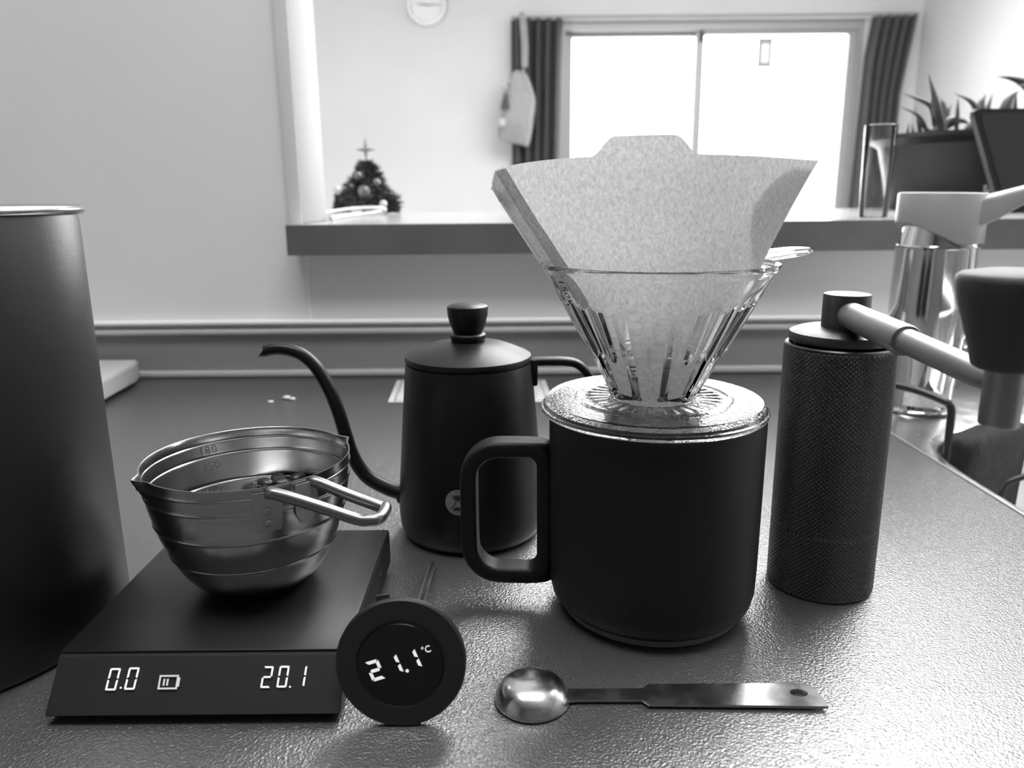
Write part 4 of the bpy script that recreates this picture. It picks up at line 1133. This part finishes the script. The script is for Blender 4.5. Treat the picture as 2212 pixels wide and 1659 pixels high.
# cloth bag hanging by its strap from the rail
t = thing('hanging_cloth_bag', 'pale striped cloth bag hanging by a strap over the left curtain', 'bag', (.08, 4.25, .85))
body = [(.012, .851), (.096, .846), (.120, .767), (.151, .687), (.136, .607), (.124, .514), (.108, .445), (.094, .433), (.070, .452), (-.060, .465), (-.068, .500), (-.066, .539), (-.048, .60), (-.038, .654), (-.025, .745), (-.006, .802)]
bm = bmesh.new(); n = len(body); cc = (sum(p[0] for p in body)/n, sum(p[1] for p in body)/n)
lay = []
for s, dy_ in ((.0, -.034), (.45, -.031), (.80, -.020), (1.0, 0), (.80, .018), (.45, .026), (.0, .028)):
    lay.append([bm.verts.new((cc[0]+(x-cc[0])*max(s, .001), 4.250+dy_+.003*math.sin(x*210)*(1 if .1 < s < .99 else 0), cc[1]+(z-cc[1])*max(s, .001))) for x, z in body])
for A, B in zip(lay, lay[1:]):
    for k in range(n): bm.faces.new((A[k], A[(k+1) % n], B[(k+1) % n], B[k]))
bmesh.ops.remove_doubles(bm, verts=bm.verts, dist=.002)
sub = finish('bag_body', bm, M['cloth'], t, 60); sm_ = sub.modifiers.new('s', 'SUBSURF'); sm_.levels = 1; sm_.render_levels = 2
for k in range(7):      # raised stripes of the lower part
    x = -.045+k*.017; tubeo('stripe', [(x, 4.2285-.006, .475), (x+.004, 4.214, .53), (x+.008, 4.213, .58)], .0022, M['soft_white'], t, 6)
tubeo('piping', catmull([(.070, 4.232, .835), (.095, 4.232, .765), (.125, 4.234, .690), (.112, 4.232, .61), (.104, 4.232, .52), (.085, 4.234, .462)], 5), .0045, M['soft_white'], t, 8)
tubeo('strap', catmull([(.066, 4.300, 1.1115), (.068, 4.272, 1.105), (.072, 4.268, 1.05), (.079, 4.262, .95), (.078, 4.250, .845)], 6), 0, M['cloth'], t, sect=rsect(.0300, .006, .002))
tubeo('strap_piping', catmull([(.080, 4.265, 1.100), (.086, 4.262, 1.05), (.092, 4.256, .95), (.090, 4.246, .845)], 6), .004, M['soft_white'], t, 8)
bm = bmesh.new(); prism(bm, [(-.044, .636), (.004, .636), (-.010, .715), (-.022, .722)], 4.205, 4.216, lambda x, y, z: (x-.004, z, y)); bmesh.ops.bevel(bm, geom=list(bm.edges), offset=.003, segments=2, affect='EDGES'); finish('dark_patch', bm, M['tablet'], t, 50)
for (x, z, s) in ((-.022, .741, .013), (-.002, .775, .010), (-.040, .570, .026)):
    bm = bmesh.new(); bmesh.ops.create_uvsphere(bm, u_segments=16, v_segments=10, radius=s); bmesh.ops.translate(bm, vec=(x, 4.214, z), verts=bm.verts); finish('pompom', bm, M['soft_white'], t, 180)

# unseen lamps, added to brighten the rooms and the worktop
t = thing('added_living_lamp', 'square white lamp added unseen on the living room ceiling for more light', 'lamp', (1.05, 2.0, 1.47))
boxo('added_lamp_housing', (.1, 1.0, 1.470), (2.0, 3.0, 1.4995), M['white'], t, .01)
t = thing('added_kitchen_lamp', 'long white lamp added unseen on the kitchen ceiling to brighten the walls', 'lamp', (-.1, .15, 1.47))
boxo('added_lamp_housing', (-.75, -.1, 1.475), (.55, .4, 1.4995), M['white'], t, .01)

t = thing('added_sink_lamp', 'slim white lamp added out of view above the sink to brighten the worktop', 'lamp', (.72, .67, .82))
boxo('added_lamp_housing', (.46, .62, .815), (.98, .72, .845), M['white'], t, .006)
